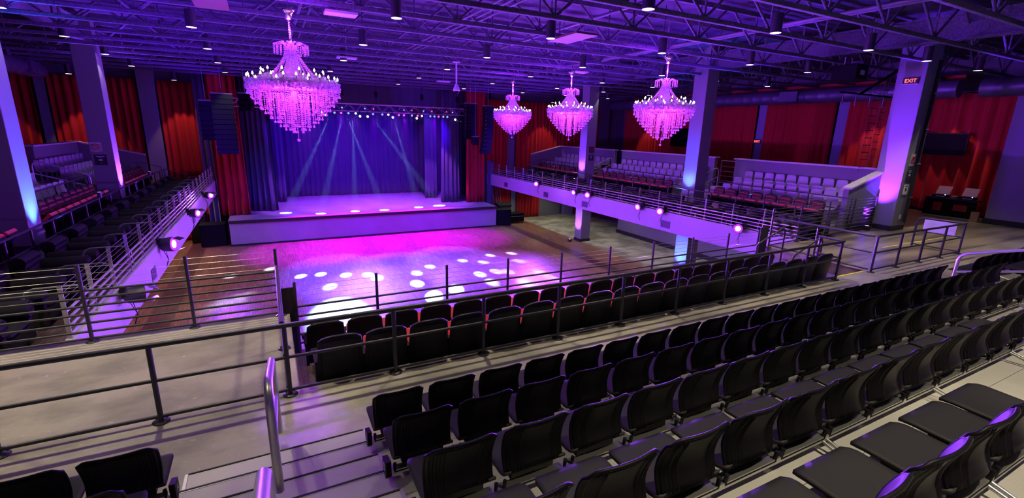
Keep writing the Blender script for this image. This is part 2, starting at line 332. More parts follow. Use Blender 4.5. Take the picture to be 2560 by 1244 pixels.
rail_run(t,(-5.2,8.49,0),(-0.03,8.49,0),[0.05,1.35,2.64,3.92,5.17],T7,C4,1.19)
t=thing('railing','tall charcoal railing with cables and seven bars running to the exit-sign column','railing')
rail_run(t,(13.15,8.5,0),(19.95,9.0,0),[0.03,1.6,3.35,5.1,6.75],T7,C4,1.19)
t=thing('railing','railing with thin cables in front of the sunken seats, dance floor behind','railing')
rail_run(t,(0.214,8.49,0),(12.7,8.49,0),[0,1.39,2.776,4.15,5.516,6.91,8.3,9.7,11.1,12.4],[(0.12,0.02),(-0.06,0.02),(-0.23,0.02),(-0.4,0.02),(-0.57,0.02)],[0.5,0.41,0.31,0.21],0.57,base=False,zb=-0.75)
t=thing('railing','charcoal pipe railing on the right concourse, parallel to the dance floor','railing')
rail_run(t,(13.12,5.73,0),(17.96,5.73,0),[0.02,1.22,2.44,3.66,4.82],T3,[],0.9)
MB().tube([(17.96,5.73,0.91),(17.93,6.1,0.91),(17.9,6.75,0.91),(17.9,6.85,0.85),(17.9,6.87,0.7),(17.9,6.87,0.0)],0.027).build('end_return','rail',t)
MB().tube([(17.96,5.73,0.5),(17.9,6.85,0.5)],0.02).build('rail_bar','rail',t); MB().tube([(17.96,5.73,0.07),(17.9,6.85,0.07)],0.02).build('rail_bar','rail',t)
t=thing('railing','charcoal pipe railing going away from the viewer beside the pit stairs','railing')
rail_run(t,(13.12,5.8,0),(13.15,8.42,0),[1.35],T3,[],0.9)
# board on the right railing
b=MB().box(-0.012,0,0,0.012,0.78,0.36).build('notice_board','panelw',loc=(17.84,5.88,0.52)); tag(b,'blank lavender board fixed to the end of the right concourse railing','board')
# pit stair hoops and yellow nosing
for i,(y,lab) in enumerate(((6.7,'bent pipe handrail at the far steps of the sunken seats'),(7.9,'small bent pipe handrail in the front right corner of the sunken seats'))):
    t=thing('stair_handrail',lab,'handrail'); x0=12.0+0.3*i
    MB().tube([(x0-0.55,y,-0.75),(x0-0.55,y,0.28),(x0-0.5,y,0.36),(x0+0.45,y,0.72),(x0+0.55,y,0.7),(x0+0.6,y,0.6),(x0+0.6,y,-0.5)],0.024).build('pipe','rail',t)
tag(MB().box(11.8,5.84,0,13.1,5.88,0.006).build('nosing_strip','yellow'),'yellow strip on the floor edge at the pit stairs','strip')
tag(MB().box(16.6,7.05,0,20.6,7.09,0.004,).build('nosing_strip','yellow'),'thin yellow line on the right concourse floor','strip')

# side balcony rails
RA='alu'
for s,nm in ((-1,'left'),(1,'right')):
    t=thing('railing','violet-lit guard railing with cables along the edge of the %s balcony'%nm,'railing')
    x=SX(s,0.06); ys=[8.75+1.235*i for i in range(0,20)]
    rail_run(t,(x,8.75,0),(x,32.4,0),[y-8.75 for y in ys],[(0.42,0.021),(0.30,0.021),(0.18,0.021),(0.06,0.021)],[0.80,0.71,0.62,0.53],0.84,m=RA,base=False,flat=True)
    t=thing('railing','pipe railing in front of the %s red seats, above the lounge chairs'%nm,'railing'); x=SX(s,2.0)
    rail_run(t,(x,8.9,0),(x,30.2,0),[1.24*i for i in range(0,18)],[(0.82,0.024),(0.43,0.018),(0.06,0.018)],[],0.82,base=False,zb=-0.4,m='rail')
    xe=SX(s,1.0)
    MB().tube([(x,30.2,0.82),(xe,30.4,0.45),(xe,30.4,-0.4)],0.022).build('end_return','rail',t); MB().tube([(x,30.2,0.43),(xe,30.4,0.08)],0.018).build('end_return','rail',t)
    for (y0,y1,w) in (((8.9,14.9,'near'),(16.2,22.4,'middle'),(24.5,30.2,'far'))):
        t=thing('railing','pipe railing behind the %s red seats of the %s balcony'%(w,nm),'railing'); x=SX(s,3.1); n=int((y1-y0)/1.3)
        rail_run(t,(x,y0,0),(x,y1,0),[(y1-y0)*i/n for i in range(n+1)],[(1.2,0.022),(0.8,0.018)],[],1.2,base=False,zb=0.25,m='rail')
        if w=='far': MB().tube([(x,y1,1.2),(SX(s,2.2),y1+0.3,0.9),(SX(s,2.2),y1+0.3,0)],0.02).build('end_return','rail',t)
# ---------------------------------------------------------------- bleacher tiers
X0,X1=-5.0,19.0
t=None
for k in range(1,8):
    y=4.04-0.8*(k-1); z=0.268*k; yb=y-0.8 if k<7 else -6.9
    t=thing('bleacher_tier','pale metal bleacher tier carrying the %s row of black seats'%ORD[k] if k<6 else 'pale metal bleacher tier nearest the viewer, %s from the bottom'%ORD[k-1],'bleacher',(0,0,0),group='bleacher tiers')
    mb=MB(); mb.box(X0,yb-0.02,z-0.03,X1,y,z); mb.build('tread','deck',t)
    MB().box(X0,y-0.04,z-0.27,X1,y-0.02,z-0.03).build('riser','alu',t)
    MB().box(X0,y-0.006,z-0.045,X1,y+0.004,z+0.004).build('nosing','alu',t)
    sb=MB()
    for q in (0.30,0.56): sb.box(X0,y-q-0.003,z,X1,y-q,z+0.0015)
    sb.build('plank_seams','black',t)
for (ax0,ax1,an) in ((-0.90,0.64,'left'),(11.95,13.05,'right')):
    for k in range(0,7):
        z=0.268*k+0.134; y=4.04-0.8*(k-1)-0.4+0.005; yb=y-0.385
        if k>0:   # full tread nosing in the aisle
            yy=4.04-0.8*(k-1); tag(MB().box(ax0-0.02,yy+0.004,0.268*k-0.05,ax1+0.02,yy+0.02,0.268*k+0.008).build('aisle_nosing','black'),'black nosing strip on the %s full tread of the %s aisle stairs'%(ORD[k-1],an),'strip',group='aisle nosing strips')
        w=thing('aisle_step','%s small metal step from the bottom in the %s bleacher aisle'%(ORD[k],an),'step',group='aisle steps')
        MB().box(ax0,yb,z-0.134,ax1,y,z).build('tread','deck',w)
        MB().box(ax0,y,z-0.05,ax1,y+0.014,z+0.008).build('nosing','black',w)
        for xx in (ax0-0.012,ax1-0.012): MB().box(xx,yb,z-0.13,xx+0.024,y,z+0.014).build('end_cap','alu',w)
# aisle handrails
def aisle_rail(x,y0,zf,label,m='whiterail',r_=0.03):
    t=thing('aisle_handrail',label,'handrail')
    top=[(x,y0,zf),(x,y0,zf+0.70),(x,y0-0.03,zf+0.80),(x,y0-0.12,zf+0.87),(x,y0-1.15,zf+1.215),(x,y0-1.27,zf+1.235),(x,y0-1.36,zf+1.19),(x,y0-1.39,zf+1.08),(x,y0-1.39,zf+0.40)]
    MB().tube(top,r_,14).build('hoop','alu' if m=='alu' else m,t)
    MB().tube([(x,y0,zf+0.45),(x,y0-1.39,zf+0.85)],r_*0.85,12).build('mid_bar',m,t); return t
aisle_rail(-0.145,4.78,0.13,'lower satin metal handrail in the middle of the left aisle stairs','alu',0.032)
aisle_rail(-0.145,2.2,0.80,'upper satin metal handrail in the left aisle, cut by the lower picture edge','alu',0.032)
aisle_rail(12.45,3.95,0.15,'lavender-lit metal handrail of the right bleacher aisle')
aisle_rail(12.45,2.4,0.67,'second metal handrail higher up the right bleacher aisle')

# bleacher chair
def make_bleacher_chair():
    t=thing('bleacher_chair','x','chair')
    def back(u,v,off=0):
        x=(u-0.5)*0.462; z=0.475+0.385*v+0.05*(1-(abs(u-0.5)*2)**2)*(1-v)**3
        s=abs(u-0.5)*2
        y=-0.02+0.05*s*s*(1-0.3*v)  # wings curve forward
        y+= -0.05*v+0.045*math.sin(v*PI)*1.0 -0.02*max(0,0.35-v)*3
        x*=1-0.06*(1-v)-0.05*max(0,v-0.85)/0.15*s
        z-=0.03*max(0,s-0.8)/0.2*(1 if v>0.9 else 0)
        if off and s>0.5 and s<0.97 and v<0.93: y-=0.016*min(1,0.45+v*3)*(0.5-0.5*math.cos((s-0.5)/0.47*5*2*PI))
        return Vector((x,y,z))
    mb=MB()
    nu,nv=72,10; F=[];B=[]
    for i in range(nu+1):
        for j in range(nv+1):
            F.append(back(i/nu,j/nv)); b=back(i/nu,j/nv,1); b.y-=0.016; B.append(b)
    w=nv+1; n=len(F); idx=lambda i,j:i*w+j; fs=[]
    for i in range(nu):
        for j in range(nv): fs.append((idx(i,j),idx(i,j+1),idx(i+1,j+1),idx(i+1,j))); fs.append((n+idx(i,j),n+idx(i+1,j),n+idx(i+1,j+1),n+idx(i,j+1)))
    for i in range(nu):
        fs.append((idx(i,0),idx(i+1,0),n+idx(i+1,0),n+idx(i,0))); fs.append((idx(i,nv),n+idx(i,nv),n+idx(i+1,nv),idx(i+1,nv)))
    for j in range(nv):
        fs.append((idx(0,j),n+idx(0,j),n+idx(0,j+1),idx(0,j+1))); fs.append((idx(nu,j),idx(nu,j+1),n+idx(nu,j+1),n+idx(nu,j)))
    mb.add(F+B,fs,True)
    mb.build('backrest','plast',t)
    # rim around the back
    rim=[back(0,j/8) for j in range(9)]+[back(i/12,1) for i in range(1,13)]+[back(1,1-j/8) for j in range(1,9)]
    MB().tube([p+Vector((0,-0.008,0)) for p in rim],0.011,6).build('rim','plast',t)
    def seat(u,v):
        x=(u-0.5)*0.475*(1-0.10*max(0,v-0.9)/0.1); y=-0.02+0.455*v; s=abs(u-0.5)*2
        z=0.475-0.012*math.cos(s*PI/2)*math.sin(v*PI)+0.012*v-0.02*max(0,v-0.88)/0.12+0.03*max(0,0.12-v)/0.12
        return Vector((x,y,z))
    MB().sheet(seat,14,12,Vector((0,0,-0.022))).build('seat','seatpl',t)
    MB().box(-0.17,0.02,0.40,0.17,0.30,0.452).box(-0.12,0.10,0.37,-0.08,0.22,0.41).box(0.08,0.10,0.37,0.12,0.22,0.41).build('seat_pan','plast',t,bevel=0.01)
    MB().box(-0.266,-0.03,0.36,0.266,0.03,0.40).build('beam','steel',t)
    MB().tube([(-0.235,-0.03,0.46),(-0.235,-0.02,0.385),(0.235,-0.02,0.385),(0.235,-0.03,0.46)],0.014,8).build('back_bracket','plast',t)
    lg=MB()
    for dx in (-0.024,0.024): lg.tube([(0.25+dx,0.0,0.375),(0.25+dx,-0.34,0.285)],0.012,6)
    lg.box(0.20,-0.38,0.269,0.30,-0.24,0.281).box(0.215,-0.015,0.36,0.285,0.015,0.385)
    lg.build('leg','steel',t)
    return t
def make_plate(letter,parent,side):
    p=MB(); x=0.285*side
    p.add([(x-0.02,-0.05,0.50),(x-0.02,0.08,0.47),(x-0.02,0.08,0.37),(x-0.02,-0.01,0.33),(x-0.02,-0.05,0.37),(x+0.02,-0.05,0.50),(x+0.02,0.08,0.47),(x+0.02,0.08,0.37),(x+0.02,-0.01,0.33),(x+0.02,-0.05,0.37)],[(0,1,2,3,4),(9,8,7,6,5),(0,5,6,1),(1,6,7,2),(2,7,8,3),(3,8,9,4),(4,9,5,0)])
    o=p.build('row_plate','plast',parent)
    text('row_letter',letter,0.09,'signwhite',o,(x+0.022*side,0.015,0.42),(PI/2,0,PI/2*side),0.001)
ch0=make_bleacher_chair(); reg(ch0)
first=[True]
def bchair(x,k,label,letter=None,side=0,leg=True):
    y=3.90-0.8*k; z=0.268*k
    if first[0]:
        ch0.location=(x,y,z); ch0['label']=label; ch0['group']='black bleacher chairs'; first[0]=False; c=ch0
    else: c=dup(ch0,(x,y,z),0,label,'black bleacher chairs',skip=() if leg else ('leg',))
    if letter: make_plate(letter,c,side)
RN={0:'front',1:'second',2:'third',3:'fourth',4:'fifth'}
LET='ABCDE'
for k,n in ((0,21),(1,21),(2,18),(3,12),(4,7)):
    for i in range(n):
        lab='black plastic chair in the %s bleacher row, %s to the right of the left aisle'%(RN[k],ORD[i])
        bchair(0.885+0.5325*i,k,lab,LET[k] if i==0 else None,-1,leg=(i%3==1))
for k,n in ((0,8),(1,6)):
    for i in range(n):
        bchair(13.45+0.5325*i,k,'black plastic chair in the %s row beyond the right aisle, %s from it'%(RN[k],ORD[i]),LET[k] if i==0 else None,-1,leg=(i%3==1))
for k,n in ((0,4),(1,3)):
    for i in range(n):
        bchair(-1.17-0.5325*i,k,'black plastic chair in the %s row left of the left aisle, %s from it'%(RN[k],ORD[i]),LET[k] if i==0 else None,1,leg=(i%3==1))
# ================================================================ SUNKEN SEATS AND THEATRE SEATS
def make_theatre(name,backm,padm,seatup):
    t=thing(name,'x','seat')
    def bk(u,v):
        s=abs(u-0.5)*2; x=(u-0.5)*(0.54-0.05*v); 
        z=0.30+0.68*v-0.035*(s**4)*(1 if v>0.99 else 0)-0.02*(s**3)*v
        return Vector((x,-0.10-0.10*v+0.035*s*s,z))
    MB().sheet(bk,12,10,Vector((0,-0.05,0))).build('back_shell',backm,t)
    def pd(u,v):
        p=bk(u*0.9+0.05,v*0.92+0.06); e=math.sin(u*PI)**0.35*math.sin(v*PI)**0.35; return p+Vector((0,0.012+0.05*e,0))
    MB().sheet(pd,12,10,Vector((0,-0.012,0))).build('back_pad',padm,t)
    rim=[bk(0,j/6) for j in range(7)]+[bk(i/10,1) for i in range(1,11)]+[bk(1,1-j/6) for j in range(1,7)]
    MB().tube([p+Vector((0,-0.025,0)) for p in rim],0.03,8).build('back_rim',backm,t)
    a=math.radians(46 if seatup else 6)
    R=Matrix.Rotation(a,3,'X')
    def sl(name,z0,z1,m,dy):
        c=MB(); c.box(-0.245,0.0,z0,0.245,0.44-dy,z1); c.v=[tuple(R@Vector(v)+Vector((0,-0.06,0.40))) for v in c.v]; c.build(name,m,t,bevel=0.018)
    sl('seat_cushion',-0.03,0.05,'redfab',0.0); sl('seat_board',-0.10,-0.03,backm,0.02)
    for sx in (-1,):
        ar=MB().box(sx*0.29-0.03,-0.14,0.60,sx*0.29+0.03,0.22,0.64); ar.build('armrest','plast',t,bevel=0.012)
        MB().box(sx*0.29-0.02,-0.10,0.0,sx*0.29+0.02,0.10,0.60).build('side_panel',backm,t)
        MB().lathe([(0.045,0.0),(0.05,0.07),(0.04,0.07),(0.035,0.01),(0.001,0.01)],(sx*0.29,0.26,0.57),12).build('cup_holder','plast',t)
    return t
th=make_theatre('theatre_seat','vinyl','redfab',True); reg(th)
thp=make_theatre('theatre_seat','vinyl','patt',True); reg(thp)
used={}
def place(proto,x,y,z,rz,label,group):
    if not used.get(proto.name):
        used[proto.name]=1; proto.location=(x,y,z); proto.rotation_euler=(0,0,rz); proto['label']=label; proto['group']=group; return proto
    return dup(proto,(x,y,z),rz,label,group)
for i in range(19): place(th,0.62+0.6*i,6.12,-0.4,0,'black-backed cinema seat in the rear row of the sunken seats, %s from the left'%ORD[i],'sunken cinema seats')
for i in range(19): place(th,0.57+0.6*i,7.50,-0.75,0,'black-backed cinema seat in the front row of the sunken seats, %s from the left'%ORD[i],'sunken cinema seats')
# side rows
def make_stadium():
    t=thing('stadium_seat','x','seat')
    def bk(u,v):
        s=abs(u-0.5)*2; x=(u-0.5)*(0.455-0.06*v*v); z=0.44+0.42*v-0.02*s**4*v; y=-0.14-0.05*v+0.035*s*s-0.03*math.sin(v*PI)
        return Vector((x,y,z))
    MB().sheet(bk,10,8,Vector((0,-0.025,0))).build('backrest','greyseat',t)
    def st(u,v):
        s=abs(u-0.5)*2; x=(u-0.5)*0.45; return Vector((x,-0.16+0.44*v,0.44-0.02*math.cos(s*PI/2)*math.sin(v*PI)-0.03*max(0,v-0.85)/0.15+0.03*max(0,0.1-v)/0.1))
    MB().sheet(st,8,8,Vector((0,0,-0.025))).build('seat','greyseat',t)
    MB().box(-0.02,-0.12,0,0.02,-0.06,0.42).build('leg','steel',t)
    return t
stp=make_stadium(); reg(stp)
SECS={1:(('near',9.6,14.9),('middle',16.9,23.6),('far',24.7,30.6)),-1:(('near',12.2,14.9),('middle',16.5,22.5),('far',24.4,30.2))}
for s,nm in ((-1,'left'),(1,'right')):
    rz=PI/2*s if s>0 else -PI/2   # facing the hall
    rz= PI/2 if s>0 else -PI/2
    for sn,y0,y1 in SECS[s]:
        # risers
        a0,a1=(y0-0.3,y1+0.3)
        for q,(d0,d1,zz) in enumerate(((3.15,3.9,0.25),(3.9,4.62,0.52),(4.62,5.36,0.79))):
            xa,xb=sorted((SX(s,d0),SX(s,d1)))
            o=MB().box(xa,a0,0,xb,a1,zz).build('seating_platform','deck'); tag(o,'%s step of the %s grey seat block on the %s balcony'%(('lowest','middle','highest')[q],sn,nm),'platform',group='side seating platforms')
        n=int((y1-y0)/0.61)
        for i in range(n):
            place(thp,SX(s,2.72),y0+0.3+0.61*i,0,rz,'red patterned theatre seat, %s balcony %s block, %s from the near end'%(nm,sn,ORD[i]),'red theatre seats on the balconies')
        for q,(d,zz) in enumerate(((3.55,0.25),(4.27,0.52),(4.98,0.79))):
            n=int((y1-y0)/0.515)
            for i in range(n):
                if s<0 and sn=='near' : continue
                if sn=='middle' and q==0 and False: continue
                place(stp,SX(s,d),y0+0.25+0.515*i,zz,rz,'grey plastic seat, %s balcony %s block, %s row, %s from the near end'%(nm,sn,('lowest','middle','top')[q],ORD[i]),'grey plastic balcony seats')
# half walls
def halfwall(s,sn,y0,y1,endn,endf,label):
    t=thing('half_wall',label,'wall')
    xa,xb=sorted((SX(s,5.42),SX(s,5.62))); z=2.12
    MB().box(xa,y0,0,xb,y1,z).build('wall_panel','halfwall',t)
    ca,cb=sorted((SX(s,5.36),SX(s,5.72))); MB().box(ca,y0-0.06,z,cb,y1+0.06,z+0.06).build('cap','cap',t,bevel=0.008)
    for e,yy in ((endn,y0),(endf,y1)):
        if not e: continue
        dl=e; x1=SX(s,5.42); x0=SX(s,5.42-dl); zl=z-0.62 if dl>2 else z
        yb=yy if yy==y0 else yy-0.18
        P=[(x1,z),(x0,zl),(x0,0),(x1,0)]
        m=MB(); m.add([(x,yb,zz) for x,zz in P]+[(x,yb+0.18,zz) for x,zz in P],[(0,1,2,3),(7,6,5,4),(0,4,5,1),(1,5,6,2),(2,6,7,3),(3,7,4,0)]); m.build('end_panel','halfwall',t)
        m=MB(); Q=[(x1,z),(x0,zl),(x0,zl+0.06),(x1,z+0.06)]; m.add([(x,yb-0.06,zz) for x,zz in Q]+[(x,yb+0.24,zz) for x,zz in Q],[(0,1,2,3),(7,6,5,4),(0,4,5,1),(1,5,6,2),(2,6,7,3),(3,7,4,0)]); m.build('end_cap','cap',t)
halfwall(1,'near',9.05,15.5,2.3,0,'long grey half wall with pale cap around the near right balcony seats')
halfwall(1,'middle',16.7,23.9,0,0,'grey half wall with pale cap behind the middle right balcony seats')
halfwall(1,'far',24.6,31.2,0,2.6,'grey half wall with pale cap around the far right balcony seats')
halfwall(-1,'middle',16.0,24.4,0,0,'grey half wall with pale cap, mostly hidden by the blue-lit left column')
halfwall(-1,'far',25.5,30.8,0,2.6,'grey half wall with pale cap around the far left balcony seats')
# stair handrails between seat blocks, guard rails behind
for s,nm in ((-1,'left'),(1,'right')):
    for y,w in ((15.95,'near'),(24.15 if s>0 else 23.4,'far')):
        t=thing('stair_handrail','pale bent tube handrail at the %s stairs between grey seats, %s balcony'%(w,nm),'handrail')
        A=lambda d,z:(SX(s,d),y,z)
        MB().tube([A(3.3,0.25),A(3.3,1.05),A(3.36,1.16),A(3.48,1.22),A(4.62,1.66),A(4.75,1.67),A(4.85,1.60),A(4.88,1.48),A(4.88,0.8)],0.024,8).build('hoop','whiterail',t)
        MB().tube([A(3.3,0.72),A(4.88,1.25)],0.02,8).build('mid_bar','whiterail',t)
        st=thing('balcony_steps','pale steps between grey seat blocks, %s side of the %s balcony'%(w,nm),'steps')
        for q in range(5):
            hw=0.23 if (s>0 and w=='far') else 0.42; xa,xb=sorted((SX(s,3.3+0.4*q),SX(s,5.36))); MB().box(xa,y-hw,0.15*q,xb,y+hw,0.15*q+0.15).build('step','cap',st)
for y0,y1,lab in ((23.9,24.7,'pale guard rail in the gap between the far and middle right half walls'),(15.5,16.7,'pale guard rail in the gap between the middle and near right half walls')):
    t=thing('guard_rail',lab,'railing'); rail_run(t,(21.6,y0-0.6,0),(21.6,y1+0.6,0),[0.02,0.7,y1-y0+1.18],[(1.95,0.022),(1.65,0.015),(1.4,0.015),(1.15,0.015),(0.9,0.015),(0.6,0.015)],[],1.95,m='whiterail',base=False,zb=0)
# lounge chairs
def make_lounge():
    t=thing('lounge_chair','x','armchair')
    MB().box(-0.38,-0.35,0.10,0.38,0.42,0.36).build('seat_base','sofa',t,bevel=0.04)
    MB().box(-0.33,-0.25,0.36,0.33,0.44,0.46).build('seat_cushion','sofa',t,bevel=0.05)
    for sx in (-1,1):
        MB().tube([(sx*0.45,-0.42,0.60),(sx*0.45,-0.38,0.60),(sx*0.45,0.40,0.60),(sx*0.45,0.43,0.60)],[0.13,0.15,0.15,0.13],16).box(sx*0.45-0.07,-0.38,0.08,sx*0.45+0.07,0.40,0.58).build('arm_roll','sofa',t)
    MB().tube([(-0.36,-0.42,0.84),(0.36,-0.42,0.84)],0.13,16).box(-0.36,-0.50,0.08,0.36,-0.32,0.82).build('back_roll','sofa',t)
    for sx in (-1,1):
        for sy in (-0.36,0.34): MB().tube([(sx*0.36,sy,0),(sx*0.36,sy,0.12)],0.02,6).build('foot','black',t)
    return t
lg=make_lounge(); reg(lg)
def make_table():
    t=thing('side_table','x','table')
    MB().lathe([(0.001,0.53),(0.22,0.53),(0.22,0.56),(0.001,0.56)],(0,0,0),20,False).build('tabletop','plast',t); MB().tube([(0,0,0.02),(0,0,0.53)],0.025,8).build('stem','steel',t); MB().lathe([(0.001,0),(0.17,0),(0.15,0.02),(0.001,0.03)],(0,0,0),16).build('foot_plate','black',t); return t
tb=make_table(); reg(tb)
for s,nm in ((-1,'left'),(1,'right')):
    rz=PI/2 if s>0 else -PI/2
    for i in range(14):
        y=9.45+1.5*i
        place(lg,SX(s,1.27),y,-0.4,rz,'black roll-arm lounge chair on the %s balcony ledge, %s from the viewer'%(nm,ORD[i]),'black lounge chairs')
        if s>0: place(tb,SX(s,0.45),y+0.79,-0.4,0,'small round black table on the %s balcony ledge, %s from the viewer'%(nm,ORD[i]),'lounge side tables')
        h=thing('divider_hoop','bent tube divider between lounge chairs on the %s ledge, %s from the viewer'%(nm,ORD[i]),'divider',group='lounge divider hoops')
        A=lambda d,z:(SX(s,d),y+0.79,z)
        MB().tube([A(0.18,-0.4),A(0.18,0.28),A(0.23,0.38),A(0.33,0.42),A(0.88,0.42),A(0.98,0.38),A(1.03,0.28),A(1.03,-0.4)],0.02,8).build('tube','lgreen',h)
# number boards on the ledge wall
for s,nm in ((-1,'left'),(1,'right')):
    for i in range(7):
        n=17-i; y=11.4+1.58*2*0.62*i*1.0
        w=thing('number_sign','small lavender number board on the %s ledge wall, %s from the viewer'%(nm,ORD[i]),'sign')
        x=SX(s,1.985); e=0.02 if s<0 else -0.02
        xa,xb=sorted((x,x+e)); MB().box(xa,y-0.16,-0.33,xb,y+0.16,-0.05).build('board','panelw',w)
        text('digits',str(n),0.24,'signdark',w,(x+e*1.1,y,-0.19),(PI/2,0,PI/2 if s<0 else -PI/2),0.002)
# ================================================================ STAGE
ST=-2.13
t=thing('stage','raised stage with pale front panel and blue-lit deck','stage')
MB().box(-2.3,30.15,ST-0.06,14.5,39.8,ST).build('deck','stagefloor',t)
MB().box(-2.26,30.2,FZ,14.46,30.3,ST-0.16).build('front_panel','stagefront',t)
MB().box(-2.3,30.12,ST-0.17,14.5,30.2,ST+0.005).build('edge_trim','signdark',t)
MB().box(-2.3,30.16,FZ,14.5,30.2,FZ+0.10).build('base_trim','signdark',t)
MB().box(-2.3,30.3,FZ,-2.26,39.8,ST-0.06).build('side_panel','black',t); MB().box(14.46,30.3,FZ,14.5,39.8,ST-0.06).build('side_panel','black',t)
def curtain(p0,p1,z0,z1,m,label,amp=0.10,wl=0.42,seed=0,flare=0.0,group=None,name='curtain',lean=0.0):
    R_=random.Random(seed); p0=Vector((*p0,0)); p1=Vector((*p1,0)); d=p1-p0; L=d.length; dn=d/L; nn=Vector((-dn.y,dn.x,0))
    ph=[R_.uniform(0,6.28) for _ in range(4)]; k1=2*PI/wl
    nu=max(24,int(L/wl*10)); nv=10
    def fn(u,v):
        s_=u*L; a=amp*(0.55+0.45*(1-v)); c=k1*s_+1.3*math.sin(s_*1.7/ wl*0.35+ph[0])
        w=math.sin(c+ph[1])+0.45*math.sin(c*0.47+ph[2]+0.6*v)+0.2*math.sin(c*2.1+ph[3])
        uu=(u-0.5)*(1+flare*(1-v)**2)+0.5
        q=p0+dn*(uu*L)+nn*(a*w)+dn*(lean*(1-v)**2)
        return Vector((q.x,q.y,z0+(z1-z0)*v+0.02*math.sin(c*0.7)*(1-v)**6))
    o=MB().sheet(fn,nu,nv,nn*0.012).build(name,m); tag(o,label,'curtain',group); return o
curtain((-1.2,39.4),(14.6,39.4),ST+0.02,6.2,'black_velvet','wide dark blue backdrop curtain at the rear of the stage',0.10,0.42,1)
curtain((-1.1,33.3),(0.2,33.0),ST+0.02,6.2,'black_velvet','dark blue stage leg curtain left of the stage opening',0.12,0.30,2,0.25)
curtain((-2.0,34.4),(-0.6,34.4),ST+0.02,6.2,'black_velvet','second dark blue leg curtain behind the left one',0.12,0.32,3)
curtain((11.4,33.2),(12.6,33.0),ST+0.02,6.2,'black_velvet','dark blue stage leg curtain right of the stage opening',0.12,0.26,4,0.15)
curtain((10.8,35.6),(11.8,35.6),ST+0.02,6.2,'black_velvet','narrow dark blue leg curtain deep on stage right side',0.10,0.3,5)
curtain((12.2,34.6),(13.5,34.6),ST+0.02,6.2,'black_velvet','dark blue curtain between the right leg and the red drape',0.12,0.32,6)
curtain((0.4,36.8),(1.0,36.8),ST+0.02,6.2,'black_velvet','narrow dark blue leg curtain deep on stage left side',0.10,0.3,8)
curtain((-1.2,33.6),(14.6,33.6),4.6,6.94,'black_velvet','dark valance curtain across the top of the stage opening',0.04,0.5,7)
curtain((-2.7,32.1),(-1.25,32.0),ST+0.03,6.3,'velvet','tall red drape on the left corner of the stage',0.10,0.32,9,0.12)
curtain((13.1,32.6),(14.55,32.5),ST+0.03,6.3,'velvet','tall red drape on the right corner of the stage',0.10,0.30,10)
curtain((-3.3,31.9),(-2.75,31.9),FZ+0.02,5.8,'black_velvet','narrow blue-lit dark drape left of the stage corner',0.08,0.24,11)
curtain((14.6,32.2),(15.1,32.2),FZ+0.02,1.0,'black_velvet','bunched dark drape right of the stage corner',0.08,0.22,12)
curtain((-5.0,32.7),(-2.7,32.7),0.02,5.4,'velvet','red wall curtain right of the left pilaster, nearest the stage',0.09,0.34,13,group='red wall curtains')
curtain((-9.5,32.7),(-5.95,32.7),0.02,5.4,'velvet','red wall curtain left of the wide left pilaster',0.10,0.36,14,group='red wall curtains')
curtain((-15.6,32.7),(-10.1,32.7),0.02,5.4,'velvet','red wall curtain at the far left end of the front wall',0.10,0.38,15,group='red wall curtains')
curtain((-4.8,32.7),(-2.9,32.7),FZ+0.02,-0.7,'velvet','red curtain below the left balcony',0.08,0.34,16)
curtain((14.7,32.7),(16.5,32.7),0.02,5.4,'velvet','red wall curtain between the right line speakers and pilaster',0.09,0.32,17,group='red wall curtains')
curtain((17.2,32.7),(25.0,32.7),0.02,5.4,'velvet','wide red wall curtain behind the far chandeliers',0.10,0.34,18,group='red wall curtains')
curtain((27.6,29.7),(27.6,32.2),0.02,5.3,'velvet','red side-wall curtain nearest the far right corner',0.10,0.34,19,group='red wall curtains')
curtain((27.6,20.0),(27.6,29.6),0.02,5.3,'velvet','red side-wall curtain behind the dark screen and third chandelier',0.10,0.36,20,group='red wall curtains')
curtain((27.6,15.3),(27.6,19.3),0.02,5.3,'velvet','red side-wall curtain between the exit-sign pilaster and the next',0.10,0.36,21,group='red wall curtains')
curtain((27.6,11.6),(27.6,14.6),0.02,5.3,'velvet','brightly lit red side-wall curtain behind the hanging ladder',0.12,0.42,22,group='red wall curtains')
curtain((27.6,7.95),(27.6,11.5),0.12,5.3,'velvet','red side-wall curtain behind the wall screen and turntables',0.13,0.5,23,group='red wall curtains')
curtain((17.45,32.7),(19.5,32.7),FZ+0.02,-0.7,'velvet','red curtain below the right balcony, left of the door',0.09,0.3,24)
curtain((15.4,32.8),(16.9,32.8),FZ+0.02,-0.7,'velvet','red curtain below the right balcony beside the stage',0.09,0.3,25)
curtain((23.0,32.7),(27.0,32.7),FZ+0.02,-0.7,'velvet','red curtain below the right balcony, right of the door',0.09,0.3,26)
